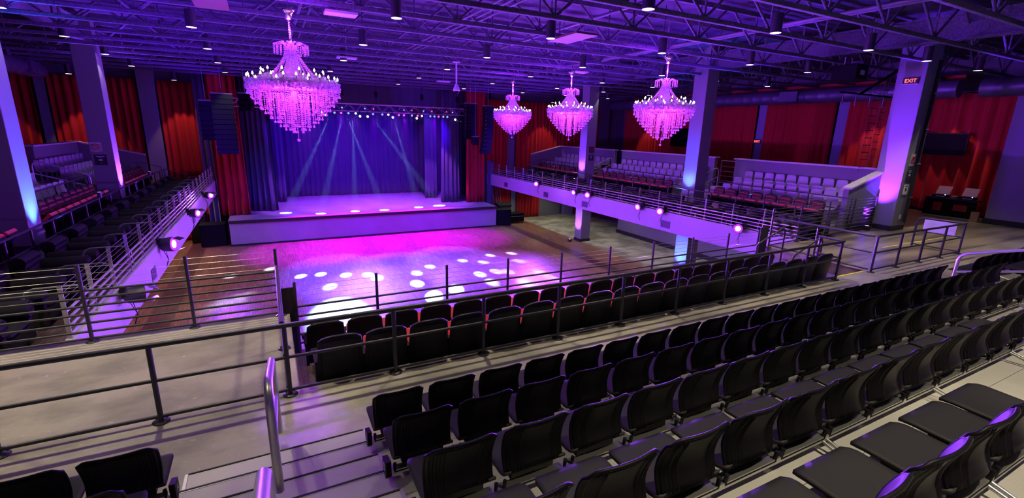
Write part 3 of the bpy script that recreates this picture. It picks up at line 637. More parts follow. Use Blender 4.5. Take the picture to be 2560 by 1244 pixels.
# line arrays
def line_array(x,y,ztop,n,label,h=0.245,wd=0.62,curve=2.0,rz=0.0,dp=0.42):
    t=thing('line_array',label,'speaker',(x,y,ztop),rz)
    MB().box(-wd/2,-0.18,0,wd/2,0.18,0.06).tube([(0,0,0.05),(0,0,6.93-ztop)],0.012,6).build('rigging_frame','truss',t)
    z=0;yy=0;a=0
    for i in range(n):
        a+=math.radians(curve if i>n*0.35 else curve*0.3); R=Matrix.Rotation(a,3,'X')
        m=MB(); m.box(-wd/2,-dp/2,-h+0.008,wd/2,dp/2,0); m.v=[tuple(R@Vector(v)+Vector((0,yy,z))) for v in m.v]
        c=m.build('cabinet','speaker',t)
        g=MB(); g.box(-wd/2+0.05,-dp/2-0.012,-h+0.02,wd/2-0.05,-dp/2,-0.012); g.v=[tuple(R@Vector(v)+Vector((0,yy,z))) for v in g.v]; g.build('grille','grille',c)
        b=MB()
        for sx in (-1,1): b.box(sx*(wd/2)-0.015,-dp/2+0.03,-h/2-0.03,sx*(wd/2)+0.015,-dp/2+0.08,-h/2+0.03)
        b.v=[tuple(R@Vector(v)+Vector((0,yy,z))) for v in b.v]; b.build('rigging_pin','steel',c)
        q=R@Vector((0,0,-h)); z+=q.z; yy+=q.y
    return t
line_array(-1.75,28.5,4.62,12,'tall black line speaker hanging left of the stage',0.245,0.95,0.5)
line_array(-2.6,29.8,4.3,8,'shorter black line speaker behind the left one',0.245,0.6,0.5)
line_array(12.95,28.5,4.68,12,'curved black line speaker hanging right of the stage',0.25,0.62,1.6,rz=0.35)
line_array(12.2,29.7,4.85,9,'shorter black line speaker behind the right one',0.25,0.75,0.8)
line_array(-0.75,29.6,4.75,3,'small three-box speaker cluster hanging above the left stage leg',0.28,0.6,9,rz=-0.3)
line_array(12.35,29.2,2.75,2,'small two-box speaker hanging below the right line speakers',0.25,0.4,8)
# floor subs and wedges
def sub(x0,y0,x1,y1,z0,z1,label):
    t=thing('subwoofer',label,'speaker',((x0+x1)/2,(y0+y1)/2,z0)); hx=(x1-x0)/2; hy=(y1-y0)/2
    MB().box(-hx,-hy,0,hx,hy,z1-z0).build('cabinet','speaker',t,bevel=0.015); MB().box(-hx+0.05,-hy-0.012,0.05,hx-0.05,-hy,z1-z0-0.05).build('grille','grille',t)
sub(-3.75,30.5,-2.5,31.6,FZ,-2.35,'large black subwoofer on the floor at the left stage corner')
sub(-4.3,31.7,-3.5,32.3,FZ,-1.7,'tall black speaker box behind the left subwoofer')
sub(14.6,30.3,15.75,31.3,FZ,-2.45,'large black subwoofer on the floor at the right stage corner')
t=thing('road_case','black wheeled road case right of the stage subwoofer','case',(16.5,31.1,FZ))
MB().box(-0.55,-0.45,0.14,0.55,0.45,0.75).build('case_body','speaker',t,bevel=0.02); MB().box(-0.56,-0.46,0.52,0.56,0.46,0.55).build('lid_edge','alu',t)
for a,b_ in ((-.45,-.35),(.45,-.35),(-.45,.35),(.45,.35)): MB().tube([(a-0.02,b_,0.065),(a+0.02,b_,0.065)],0.065,10).build('caster','black',t)
t=thing('monitor_desk','mixing desk with pale side on the floor behind the right subwoofer','desk',(15.9,31.95,FZ)); MB().box(-0.5,-0.3,0.0,0.5,0.3,1.2).build('body','duct',t); MB().box(-0.55,-0.35,1.2,0.55,0.35,1.35,rot=Matrix.Rotation(0.2,3,'X')).build('control_surface','black',t)
t=thing('cable_bundle','loose cables hanging on the wall right of the stage','cables')
for i in range(7):
    x=15.2+0.1*i; MB().tube([(x,32.4,-0.9),(x+0.05*math.sin(i),32.35,-1.5),(x+0.1,32.3,-2.3-0.1*(i%3)),(x+0.03,32.35,-2.8)],0.015,5).build('cable','black' if i%2 else 'steel',t)
# ================================================================ TRUSS AND STAGE LIGHTS
t=thing('lighting_truss','long silver box truss carrying the stage lights','truss')
TY=30.6
for (dy,zz) in ((-0.2,4.55),(0.2,4.55),(-0.2,4.13),(0.2,4.13)): MB().tube([(-1.9,TY+dy,zz),(12.8,TY+dy,zz)],0.025,8).build('chord','truss',t)
for face in range(3):
    m=MB()
    for i in range(36):
        xa=-1.9+14.7*i/36; xb=-1.9+14.7*(i+1)/36
        if face==0: m.tube([(xa,TY-0.2,4.13 if i%2 else 4.55),(xb,TY-0.2,4.55 if i%2 else 4.13)],0.012,5)
        elif face==1: m.tube([(xa,TY+0.2,4.13 if i%2 else 4.55),(xb,TY+0.2,4.55 if i%2 else 4.13)],0.012,5)
        else: m.tube([(xa,TY-0.2 if i%2 else TY+0.2,4.55),(xb,TY+0.2 if i%2 else TY-0.2,4.55)],0.012,5)
    m.build('lacing','truss',t)
for x in (0.4,2.0,4.3,6.3,9.2,11.6): MB().tube([(x,TY,4.55),(x,TY,5.78)],0.012,6).box(x-0.08,TY-0.08,5.0,x+0.08,TY+0.08,5.32).build('chain_hoist','speaker',t)
def stage_light(name,lens,label,x,z,kind,y=TY-0.22,tilt=0.5,pan=0.0,r_=0.09):
    t=thing(name,label,'stage light',(x,y,z),group='stage lights on the truss')
    MB().tube([(0,0,0.0),(0,0,0.18)],0.015,6).box(-0.03,-0.03,0.14,0.03,0.05,0.2).build('clamp','black',t)
    MB().tube([(-r_-0.02,0,-0.14),(-r_-0.02,0,-0.02),(-r_+0.02,0,0.01),(r_-0.02,0,0.01),(r_+0.02,0,-0.02),(r_+0.02,0,-0.14)],0.01,6).build('yoke','truss',t)
    R=Matrix.Rotation(pan,3,'Z')@Matrix.Rotation(-tilt,3,'X')
    m=MB(); m.tube([(0,0.16,0),(0,0.1,0),(0,-0.1,0),(0,-0.13,0)],[r_*0.6,r_*0.9,r_,r_],14); m.v=[tuple(R@Vector(v)+Vector((0,0,-0.14))) for v in m.v]; h=m.build('housing','can',t)
    m=MB(); m.tube([(0,-0.131,0),(0,-0.137,0)],r_*0.7,14); m.v=[tuple(R@Vector(v)+Vector((0,0,-0.14))) for v in m.v]; m.build('lens',lens,t); return t
PL={'w':('whitelens','beam'),'b':('bluelens','wash'),'p':('pinklens','wash')}
lr=[(2.5,'p'),(2.85,'w'),(3.6,'b'),(4.0,'p'),(4.45,'b'),(4.9,'w'),(6.0,'b'),(6.6,'b'),(7.0,'w'),(7.7,'p'),(8.05,'p'),(8.6,'b'),(9.0,'p'),(9.3,'w'),(9.9,'b'),(10.2,'b'),(10.5,'p'),(10.85,'b'),(11.15,'b')]
nb={'w':0,'b':0,'p':0}; cn={'w':'cyan-white','b':'blue','p':'pink'}
sc=(12.4-3.0)/(11.15-2.5)*0.93
for x,c in lr:
    xx=2.75+(x-2.5)*0.93; nb[c]+=1
    stage_light('stage_light',PL[c][0],'%s %s stage light on the truss, %s of its colour from the left'%(cn[c],PL[c][1],ORD[nb[c]-1]),xx,4.08,c,tilt=0.35)
upl=[(3.3,'p'),(4.15,'b'),(5.6,'b'),(6.15,'p'),(8.2,'b'),(8.75,'p'),(9.6,'b'),(10.2,'p'),(11.3,'p'),(11.75,'b')]
for i,(x,c) in enumerate(upl):
    stage_light('stage_light',PL[c][0],'small %s light high on the truss rear, %s in the upper line'%(cn[c],ORD[i]),2.75+(x-2.5)*0.93,4.42,c,y=TY+0.32,tilt=0.2,r_=0.07)
mh=[(3.1,32.5),(5.25,0),(5.75,0),(7.45,0),(9.15,0),(12.05,0)]
for i,(x,_) in enumerate(mh):
    stage_light('moving_head_light','whitelens','bright white moving-head light below the truss, %s from the left'%ORD[i],2.75+(x-2.5)*0.90,3.93,'w',tilt=0.3,r_=0.10)
for i,x in enumerate((11.8,12.6)):
    t=thing('follow_light','round pinkish light standing on the right end of the truss, %s of two'%ORD[i],'stage light',(x,TY-0.3,4.75)); MB().tube([(0,0.2,0),(0,-0.05,0)],[0.09,0.14],14).build('housing','chrome',t); MB().tube([(0,0.1,-0.02),(0,0.1,-0.2)],0.015,6).build('clamp','black',t)
# ================================================================ CHANDELIERS
def strand(L,r_=0.011):
    m=MB(); n=max(2,int(L/0.045)); 
    for i in range(n): m.ball((0,0,-L*(i+0.5)/n),r_,5,4,1.5)
    m.ball((0,0,-L-0.02),r_*2.0,6,4,1.3); return m.mesh('strand_%03d'%int(L*100))
def make_chandelier(label,loc):
    t=thing('chandelier',label,'chandelier',loc)     # origin: centre of main candle ring, scale 1 = radius 0.86
    MB().lathe([(0.001,1.72),(0.10,1.72),(0.13,1.66),(0.10,1.62),(0.06,1.56),(0.05,1.45),(0.001,1.44)],(0,0,0),16).build('ceiling_cup','chrome',t)
    m=MB(); z=1.45
    while z>0.98: m.tube([(0.02*math.cos(a),0 if int(z*50)%2 else 0.02*math.cos(a),z+0.03*math.sin(a)) for a in [k*PI/3 for k in range(6)]],0.006,4,closed=True); z-=0.04
    m.build('chain','chrome',t)
    MB().lathe([(0.001,0.96),(0.03,0.96),(0.05,0.88),(0.03,0.80),(0.10,0.70),(0.14,0.62),(0.10,0.55),(0.16,0.30),(0.10,0.1),(0.14,-0.05),(0.05,-0.2),(0.08,-0.35),(0.001,-0.5)],(0,0,0),20).build('centre_stem','crystal',t)
    MB().tube([(0,0,1.7),(0,0,3.42)],0.012,6).build('suspension_rod','chrome',t)
    # crown: curled arms with beads
    for k in range(10):
        a=2*PI*k/10; c,s_=math.cos(a),math.sin(a)
        arm=MB().tube([(0.05*c,0.05*s_,0.70),(0.10*c,0.10*s_,0.86),(0.18*c,0.18*s_,0.93),(0.27*c,0.27*s_,0.90),(0.31*c,0.31*s_,0.80)],[0.018,0.018,0.015,0.013,0.01],6).build('crown_arm','crystal',t)
    # bead net from crown to ring (bell shape)
    for k in range(24):
        a=2*PI*k/24; c,s_=math.cos(a),math.sin(a); m=MB()
        for i in range(15):
            v=i/14; rr=0.13+0.32*(v**1.7)+0.04*math.sin(v*PI); z=0.66-0.56*v; m.ball((rr*c,rr*s_,z),0.017,5,4)
        m.build('bead_garland','crystal',t)
    # rings
    for rr,zz,th_ in ((0.82,-0.02,0.022),(0.56,0.14,0.02),(0.44,0.10,0.02),(0.62,-0.22,0.018)):
        MB().tube([(rr*math.cos(2*PI*k/40),rr*math.sin(2*PI*k/40),zz) for k in range(40)],th_,6,closed=True).build('ring','crystal',t)
    # candle arms, cups, candles, bulbs
    cups=[(0.82,0.0,24,0),(0.57,0.15,12,0.13),(0.70,-0.06,8,0.3)]
    cup=MB().lathe([(0.001,-0.03),(0.02,-0.03),(0.05,0.0),(0.06,0.02),(0.05,0.015),(0.001,0.0)],(0,0,0),10).mesh('cup'); cup.materials.append(K['crystal'])
    sl=MB().tube([(0,0,0),(0,0,0.10)],0.011,6).mesh('sleeve'); sl.materials.append(K['cand'])
    bl=MB().lathe([(0.001,0.10),(0.012,0.108),(0.018,0.125),(0.012,0.15),(0.001,0.175)],(0,0,0),8).mesh('bulb'); bl.materials.append(K['bulb'])
    for rr,zz,n,off in cups:
        for k in range(n):
            a=2*PI*k/n+off; c,s_=math.cos(a),math.sin(a)
            MB().tube([(0.12*c,0.12*s_,-0.02),(rr*0.4*c,rr*0.4*s_,-0.14+zz*0.5),(rr*0.75*c,rr*0.75*s_,-0.12+zz),(rr*0.98*c,rr*0.98*s_,zz-0.05),(rr*c,rr*s_,zz)],0.012,5).build('candle_arm','crystal',t)
            o=bpy.data.objects.new('candle',cup); COL.objects.link(o); o.parent=t; o.location=(rr*c,rr*s_,zz)
            o2=bpy.data.objects.new('sleeve',sl); COL.objects.link(o2); o2.parent=o
            o3=bpy.data.objects.new('bulb',bl); COL.objects.link(o3); o3.parent=o
    # hanging strands in tiers; the outline is an inverted cone
    tiers=[(0.84,36,0.24,-0.03),(0.78,34,0.29,-0.08),(0.72,28,0.36,-0.13),(0.64,26,0.44,-0.18),(0.56,24,0.50,-0.22),(0.48,22,0.58,-0.25),(0.40,20,0.66,-0.26),(0.31,16,0.74,-0.28),(0.22,12,0.80,-0.30),(0.10,6,0.84,-0.32)]
    meshes={}; tot=0; over=MB()
    for rr,n,L,zz in tiers:
        if L not in meshes: me=strand(L); me.materials.append(K['crystal']); meshes[L]=me
        for k in range(n):
            a=2*PI*(k+0.5*(tot%2))/n; L2=L
            tot+=1
            if tot<=97:
                o=bpy.data.objects.new('crystal_strand',meshes[L]); COL.objects.link(o); o.parent=t; o.location=(rr*math.cos(a),rr*math.sin(a),zz+rnd.uniform(-.02,.02))
            else:
                me=meshes[L]; over.add([(v.co.x+rr*math.cos(a),v.co.y+rr*math.sin(a),v.co.z+zz) for v in me.vertices],[tuple(p.vertices) for p in me.polygons],True)
    o=over.build('inner_crystal_strands','crystal',t); o['kind']='stuff'
    MB().tube([(0,0,-1.1),(0,0,-1.35)],0.006,5).ball((0,0,-1.38),0.035,8,6).build('bottom_drop','crystal',t)
    # crown bead drops and swags: many tiny beads
    m=MB(); R_=random.Random(5)
    for k in range(40):
        a=2*PI*k/40; rr=0.31-0.05*(k%2)
        for i in range(6): m.ball((rr*math.cos(a),rr*math.sin(a),0.88-0.04*i),0.013,5,3)
    for k in range(1700):
        a=R_.uniform(0,2*PI); rr=R_.choice((0.84,0.8,0.72,0.62,0.55,0.46))+R_.uniform(-.03,.03); z=(0.22-0.27*rr)+R_.uniform(-.17,.06)
        m.ball((rr*math.cos(a),rr*math.sin(a),z),R_.uniform(0.014,0.026),5,3,1.4)
    o=m.build('crystal_beads','crystal',t); o['kind']='stuff'
    # the pink lamps inside the frame
    for i in range(4):
        a=PI/2*i+0.4; l=bpy.data.lights.new('chandelier_lamp','POINT'); l.energy=26; l.color=(0.85,0.05,0.95); l.shadow_soft_size=0.10
        lo=bpy.data.objects.new('chandelier_lamp',l); COL.objects.link(lo); lo.parent=t; lo.location=(0.30*math.cos(a),0.30*math.sin(a),-0.28)
    l=bpy.data.lights.new('chandelier_lamp','POINT'); l.energy=240; l.color=(0.30,0.02,1.0); l.shadow_soft_size=0.15
    lo=bpy.data.objects.new('chandelier_lamp',l); COL.objects.link(lo); lo.parent=t; lo.location=(0,0,1.2)
    return t
ca=make_chandelier('largest-looking crystal chandelier, nearest the viewer and left of the other three',(0.64,11.2,4.05)); ca.scale=(1.05,1.05,0.84); reg(ca); ca['group']='crystal chandeliers'
dup(ca,(10.95,11.1,4.05),0.5,'crystal chandelier in front of the blue-lit column, rightmost of the four','crystal chandeliers')
dup(ca,(10.82,16.0,4.07),1.1,'crystal chandelier between the other two on the right, beside the far column','crystal chandeliers')
dup(ca,(10.58,20.5,4.05),1.7,'smallest-looking crystal chandelier, just right of the hanging line speakers','crystal chandeliers')
# ================================================================ CEILING STEEL
JZ=5.84
for j in range(-6,13):
    y=10.3+1.78*j
    t=thing('roof_joist','open web roof joist crossing the hall %s'%('%s in front of the chandelier row'%ORD[-j-1] if j<0 else ('above the nearest chandelier' if j==0 else '%s behind the nearest chandelier'%ORD[j-1])),'joist',group='roof joists')
    MB().box(-15.8,y-0.055,JZ-0.05,27.8,y+0.055,JZ+0.06).build('bottom_chord','joist',t,bevel=0.02)
    MB().box(-15.8,y-0.055,6.72,27.8,y+0.055,6.85).build('top_chord','joist',t)
    m=MB(); x=-15.2+ (0.6 if j%2 else 0)
    while x<27:
        m.tube([(x,y,JZ+0.05),(x,y,6.75)],0.028,5); m.tube([(x,y,JZ+0.03),(x-1.05,y,6.75)],0.036,5); m.tube([(x,y,JZ+0.03),(x+1.05,y,6.75)],0.036,5); x+=2.4
    m.build('web','joist',t)
for x,lab in ((17.75,'right'),(-5.65,'left')):
    t=thing('roof_girder','deep steel girder running towards the stage above the %s column line'%lab,'girder'); MB().box(x-0.12,-6.5,6.0,x+0.12,32.8,6.06).box(x-0.12,-6.5,6.66,x+0.12,32.8,6.72).box(x-0.015,-6.5,6.06,x+0.015,32.8,6.66).build('beam','joist',t)
for i,(x,z,r_,lab) in enumerate(((1.2,6.45,0.05,'thin ceiling pipe left of the middle, above the joists'),(1.5,6.5,0.03,'thinner pipe next to the ceiling pipe left of the middle'),(5.6,6.4,0.03,'conduit running to the stage above the middle joists'),(5.85,6.4,0.03,'second conduit beside the middle one'),(6.1,6.4,0.03,'third conduit beside the middle one'),(9.0,6.5,0.04,'pipe running to the stage, left of the right chandeliers'),(13.3,6.3,0.05,'pipe running to the stage, right of the chandeliers'),(13.6,6.3,0.03,'conduit beside the pipe right of the chandeliers'),(-3.2,6.4,0.05,'pipe running to the stage near the left columns'))):
    tag(MB().tube([(x,-6.5,z),(x,32.8,z)],r_,6).build('ceiling_pipe','lgreen'),lab,'pipe')
t=tag(MB().tube([(9.0,2.0,6.2),(22,6.2,5.75)],0.02,6).build('ceiling_conduit','whiterail'),'bright thin conduit crossing the upper right corner of the ceiling','conduit')
t=tag(MB().tube([(8.5,1.0,6.5),(23,5.2,6.3)],0.03,6).build('ceiling_conduit','lgreen'),'dark conduit parallel to the bright one in the upper right corner','conduit')
for k in range(10):
    a=-6.0+3.1*k
    tag(MB().tube([(a,13.2,6.94),(a+0.3,13.2,6.2),(a+0.9,13.3,5.95),(a+1.5,13.2,6.2),(a+1.8,13.2,6.94)],0.010,5).build('loose_wire','lgreen'),'loose wire looped between the joists behind the nearest chandelier, %s from the left'%ORD[k],'wire','loose ceiling wires')
# ducts
def duct(x,y0,y1,z,r_,label,gr,ax=0):
    t=thing('air_duct',label,'duct'); prof=[];n=int((y1-y0)/0.6)
    m=MB(); pts=[];rs=[]
    for i in range(n+1):
        yy=y0+(y1-y0)*i/n
        for dd,rr in ((-0.03,r_),(0,r_+0.012),(0.03,r_)): pts.append((x,yy+dd,z)); rs.append(rr)
    m.tube(pts,rs,24).build('duct_body','duct',t)
    s_=-1 if x>0 else 1
    for yy in gr: 
        xa,xb=sorted((x+s_*(r_-0.05),x+s_*(r_+0.12))); g=MB().box(xa,yy-0.5,z-0.25,xb,yy+0.5,z+0.25).build('grille_box','vent',t)
        sl=MB(); xf=x+s_*(r_+0.125)
        for q in range(7): sl.box(min(xf,xf+s_*0.012),yy-0.46,z-0.22+0.068*q,max(xf,xf+s_*0.012),yy+0.46,z-0.20+0.068*q)
        sl.build('louvre','duct',g)
        MB().box(min(xf,xf+s_*0.014),yy-0.01,z-0.25,max(xf,xf+s_*0.014),yy+0.01,z+0.25).build('divider','duct',g)
duct(25.6,9.5,31.5,5.35,0.36,'long round duct with square grilles along the right wall',(16.5,23.0,28.5))
duct(25.2,3.0,8.6,5.3,0.36,'round duct with a square grille at the far right edge',(6.6,))
duct(-9.2,22.0,30.8,5.4,0.36,'round duct along the left wall above the red curtains',(29.2,))
tag(MB().box(-11.0,28.6,4.95,-9.9,30.0,5.9).build('equipment_box','speaker',bevel=0.03),'large dark box hanging in the upper left above the curtains','box')
tag(MB().box(26.2,9.6,5.75,26.25,31,5.95).build('wall_stripe','redcloth'),'dark red horizontal band above the right wall duct','band')
# pendant can lights
def make_can():
    t=thing('can_light','x','ceiling light')
    MB().tube([(0,0,0.0),(0,0,0.42)],0.125,20).build('housing','can',t)
    MB().tube([(0,0,0.42),(0,0,1.34)],0.012,6).build('stem','can',t)
    MB().lathe([(0.118,-0.004),(0.125,-0.004),(0.125,0.01),(0.118,0.01)],(0,0,0),20).build('trim_ring','alu',t)
    MB().lathe([(0.001,-0.003),(0.116,-0.003)],(0,0,0),20).build('lens','lamp',t)
    return t
can=make_can(); reg(can)
CANS=[]
CX={-9:-9.1,-5:-5.05,-1:-1.44,3:2.88,7:6.97,11:10.95,15:15.0,18:18.3,22:21.9}
CY=[3.75,7.75,11.4,15.5,19.5,23.6,27.7]
names={-9:'outermost left',-5:'left column',-1:'left-centre',3:'centre-left',7:'centre',11:'centre-right',15:'right-centre',18:'right column',22:'outermost right'}
skip={(-9,3.75),(-9,7.75),(-5,3.75),(22,3.75)}
for cx_,x in CX.items():
    for iy,y in enumerate(CY):
        if (cx_,y) in skip: continue
        place(can,x,y,5.6,0,'dark cylinder pendant light, %s line, %s from the viewer'%(names[cx_],ORD[iy]),'pendant can lights')
        # hall cans are dimmed over the dance floor, bright over the concourse
        if iy==1: p=600 if cx_<15 else 400
        elif iy==0: p=130
        elif cx_==-1: p=230
        elif -3<cx_<14: p=40
        elif cx_==15: p=300
        else: p=70
        spot('can_lamp',(x,y,5.585),(x,y,0),p,(1.0,0.88,0.62) if iy<=1 else WARM,84 if iy<=1 else 74,0.5,0.035)
for x in (2.88,6.97,10.95,-1.44): spot('can_lamp',(x,-0.3,5.585),(x,-0.3,0),720,(1.0,0.88,0.62),80,0.5,0.035)
# wall washer cans lighting the curtains
for x,y,n in ((26.3,13.0,'the hanging ladder curtain'),(26.2,10.0,'the wall screen'),(26.3,29.0,'the far right corner'),(-4.0,31.3,'the left stage-side curtain'),(-8.2,31.2,'the middle left curtain'),(-11.6,31.2,'the far left curtain'),(19.5,31.2,'the wide rear curtain')):
    place(can,x,y,5.35,0,'small pendant light in front of %s'%n,'curtain pendant lights'); spot('wall_wash',(x,y,5.33),(x+(1.0 if x>20 else 0),y+(0 if x>20 else 1.0),1.0),230,(1.0,0.42,0.28),58,0.3,0.05)
# ceiling panels, camera, projector, ladder
for x0,y0,x1,y1,z,lab in ((7.17,10.5,7.85,11.9,5.62,'flat tan square panel hanging below the joists, right of the middle'),(-1.1,11.9,-0.45,13.2,5.66,'flat tan panel cut by the upper picture edge')):
    t=thing('ceiling_panel',lab,'panel'); MB().box(x0,y0,z,x1,y1,z+0.05).build('panel','tanpanel',t); 
    for a in (x0+.08,x1-.08): MB().tube([(a,(y0+y1)/2,z+0.05),(a,(y0+y1)/2,z+0.4)],0.008,5).build('hanger','steel',t)
for x,y,lab in ((3.0,19.5,'flat pale access point panel under the joists near the middle'),(8.9,25.5,'small pale panel above the right part of the truss'),(12.2,17.5,'flat pale panel behind the rightmost chandelier chain'),(1.8,12.2,'pale box panel beside the near chandelier mounting')):
    tag(MB().box(x-0.35,y-0.2,5.68,x+0.35,y+0.2,5.73).tube([(x,y,5.72),(x,y,6.94)],0.01,5).build('wireless_panel','signwhite'),lab,'panel')
t=thing('ceiling_camera','dome camera hanging on a pinkish pole right of the stage lights','camera',(6.43,17.0,4.57))
MB().tube([(0,0,0.22),(0,0,1.0)],0.028,10).build('pole','pinkcup',t); MB().box(-0.13,-0.06,0.98,0.13,0.06,1.02).build('mount_plate','pinkcup',t)
MB().lathe([(0.03,0.26),(0.07,0.2),(0.12,0.06),(0.12,0.0),(0.001,0.0)],(0,0,0),16).build('housing','pinkcup',t); MB().lathe([(0.1,0.0),(0.09,-0.06),(0.05,-0.1),(0.001,-0.11)],(0,0,0),16).build('dome','screen',t)
t=thing('projector','dark projector with white label hanging before the right curtains','projector',(17.9,9.8,5.15))
MB().box(-0.35,-0.5,0,0.35,0.3,0.5).build('body','speaker',t,bevel=0.03); MB().box(-0.12,-0.512,0.15,0.12,-0.5,0.3).build('label_plate','signgrey',t); MB().lathe([(0.001,0.7),(0.12,0.68),(0.2,0.58),(0.2,0.5),(0.001,0.5)],(0.5,0,0),12).build('dome_cover','pinkcup',t)
for a in (-.2,.2): MB().tube([(a,0,0.5),(a,0,0.75)],0.02,6).build('hanger','steel',t)
t=thing('rigging_frame','dark hanging pipe frame with clamps beside the projector','frame'); MB().tube([(17.4,9.6,4.75),(21.2,9.6,4.75)],0.03,6).tube([(21.1,9.6,4.75),(21.1,9.6,5.8)],0.03,6).tube([(18.6,9.6,4.75),(20.8,9.6,5.7)],0.05,6).build('pipe','speaker',t)
for x in (17.6,18.4,19.3,20.2): MB().box(x-0.015,9.585,4.35,x+0.015,9.615,4.8).build('clamp','rail',t)
t=thing('hanging_ladder','wire rope ladder hanging left of the exit-sign column','ladder')
for dx in (0,0.42,0.62,0.9): MB().tube([(20.1+dx,9.9,2.0+0.2*dx),(20.1+dx,9.9,5.8)],0.008,5).build('rope','rail',t)
for i in range(14):
    z=2.2+0.27*i; MB().tube([(20.05,9.9,z),(20.55,9.9,z)],0.014,6).build('rung','rail',t)
    if i%1==0: MB().tube([(20.7,9.9,z+0.13),(21.05,9.9,z+0.13)],0.014,6).build('rung','rail',t)
# wall screen and turntable desk
t=thing('wall_screen','black wall screen in front of the lit red curtain','screen'); MB().box(27.25,9.36,2.62,27.33,11.2,3.60).build('bezel','plast',t,bevel=0.01); MB().box(27.24,9.40,2.66,27.25,11.16,3.56).build('panel','screen',t); MB().box(27.33,10.0,2.9,27.9,10.5,3.3).build('bracket','rail',t)
t=thing('wall_screen','dark wall screen seen behind the rightmost chandelier','screen'); MB().box(27.25,24.2,2.4,27.33,26.6,3.7).build('bezel','plast',t); MB().box(27.24,24.25,2.45,27.25,26.55,3.65).build('panel','screen',t)
t=thing('dj_desk','black desk with red cloth against the right curtain','desk',(26.3,8.95,0)); 
MB().box(-0.35,-0.85,0.80,0.35,0.95,0.86).build('worktop','black',t); MB().box(-0.32,-0.83,0.0,-0.30,0.0,0.80).box(-0.32,0.0,0.0,-0.30,0.93,0.80).build('front_panel','speaker',t)
MB().box(-0.36,-0.55,0.36,-0.33,-0.1,0.62).build('cloth_patch','redcloth',t); MB().box(-0.36,0.3,0.30,-0.33,0.6,0.66).build('cloth_patch','redcloth',t)
MB().box(-0.35,-0.8,0.02,-0.30,0.9,0.08).build('foot_rail','alu',t)
for yy,w in ((9.45,'left'),(8.55,'right')):
    t=thing('turntable','%s turntable with raised grey lid on the black desk'%w,'turntable',(26.25,yy,0.86)); MB().box(-0.22,-0.25,0,0.22,0.25,0.10).build('plinth','plast',t)
    R=Matrix.Rotation(-1.0,3,'Y'); m=MB(); m.box(-0.2,-0.24,0,0.2,0.24,0.015); m.v=[tuple(R@Vector(v)+Vector((0.18,0,0.28))) for v in m.v]; m.build('lid','signgrey',t)
    MB().lathe([(0.001,0.10),(0.15,0.10),(0.15,0.12),(0.001,0.125)],(0,0.02,0),20).build('platter','black',t); MB().box(-0.235,-0.2,0.03,-0.225,0.1,0.06).build('front_strip','signwhite',t); MB().ball((-0.2,-0.2,0.12),0.02).build('indicator','blueled',t)
tag(MB().box(26.05,8.92,0.86,26.4,9.08,0.95).build('mixer','signgrey',bevel=0.01),'small grey mixer between the two turntables','mixer')
tag(MB().box(25.85,7.95,0.0,26.0,8.2,0.42).build('carton','cardboard'),'brown carton on the floor at the right end of the desk','box')
# signs on columns
def exit_sign(loc,rz,label,size=0.2,arrow=False):
    t=thing('exit_sign',label,'exit sign',loc,rz); MB().box(-size*1.5,-0.02,-size*0.7,size*1.5,0.02,size*0.7).build('housing','signdark',t,bevel=0.005)
    text('letters','EXIT',size*1.15,'redletter',t,(0,-0.024,-0.01),(PI/2,0,0),0.003); MB().box(-size*1.6,-0.05,-size*0.78,size*1.6,0.03,-size*0.7).build('lower_rim','alu',t); return t
exit_sign((19.96,8.78,5.22),-PI/2,'red illuminated exit sign high on the large right column',0.15)
exit_sign((27.68,19.72,2.95),-PI/2,'small red exit sign on the far right wall pilaster',0.17)
exit_sign((17.36,24.1,4.9),-PI/2,'tiny red exit sign high on the far right column',0.12)
exit_sign((17.36,24.1,-0.95),-PI/2,'small red exit sign on the far right column below the balcony',0.12)
def poster(x,y,z,w,h,m,label,ax='y',ring=False,bars=(),face=1):
    t=thing('column_sign',label,'sign',(x,y,z)); MB().box(-w/2,-0.012,-h/2,w/2,0,h/2).build('plate',m,t)
    if ring: MB().tube([(0.3*w*math.cos(a),-0.016,0.02+0.3*w*math.sin(a)) for a in [k*PI/10 for k in range(20)]],0.012,5,closed=True).tube([(-0.2*w,-0.016,0.02+0.2*w),(0.2*w,-0.016,0.02-0.2*w)],0.01,5).build('red_ring','signred',t); 
    for (bx,bz,bw,bh) in bars: MB().box((bx-bw/2)*w,-0.016,(bz-bh/2)*h,(bx+bw/2)*w,-0.012,(bz+bh/2)*h).build('printed_line','signwhite' if m!='panelw' else 'signdark',t)
LB=((0,0.33,0.7,0.05),(0,0.2,0.35,0.04),(0,0.0,0.3,0.16),(0,-0.32,0.1,0.04))
poster(20.42,8.395,2.55,0.34,0.42,'signgrey','grey no-smoking notice on the large right column','y',True,((0,0.4,0.9,0.08),(0,-0.4,0.3,0.06)))
poster(20.42,8.395,2.02,0.36,0.44,'signdark','black notice with white print on the large right column','y',False,LB)
poster(20.40,8.395,1.50,0.30,0.36,'panelw','white accessibility notice on the large right column','y',False,((0,0.36,0.7,0.05),(0,0.0,0.3,0.3)))
tag(MB().box(20.40,8.38,0.42,20.48,8.395,0.58).build('switch_plate','signwhite'),'small pale switch plate low on the large right column','switch')
t=thing('column_conduit','dark vertical conduit channel on the edge of the large right column','conduit'); MB().box(20.68,8.30,0.3,20.76,8.398,5.9).build('channel','black',t); MB().tube([(20.80,8.34,0.2),(20.80,8.34,5.9)],0.022,8).build('pipe','lgreen',t)
for z in (1.2,2.4,3.6,4.8): MB().box(20.66,8.29,z,20.83,8.32,z+0.04).build('strap','steel',t)
poster(-5.80,23.495,2.2,0.36,0.36,'signgrey','grey no-smoking notice on the left column','y',True,((0,0.42,0.9,0.1),(0,-0.4,0.3,0.06)))
poster(-5.72,23.495,1.72,0.38,0.40,'signdark','black notice with white print on the left column','y',False,LB)
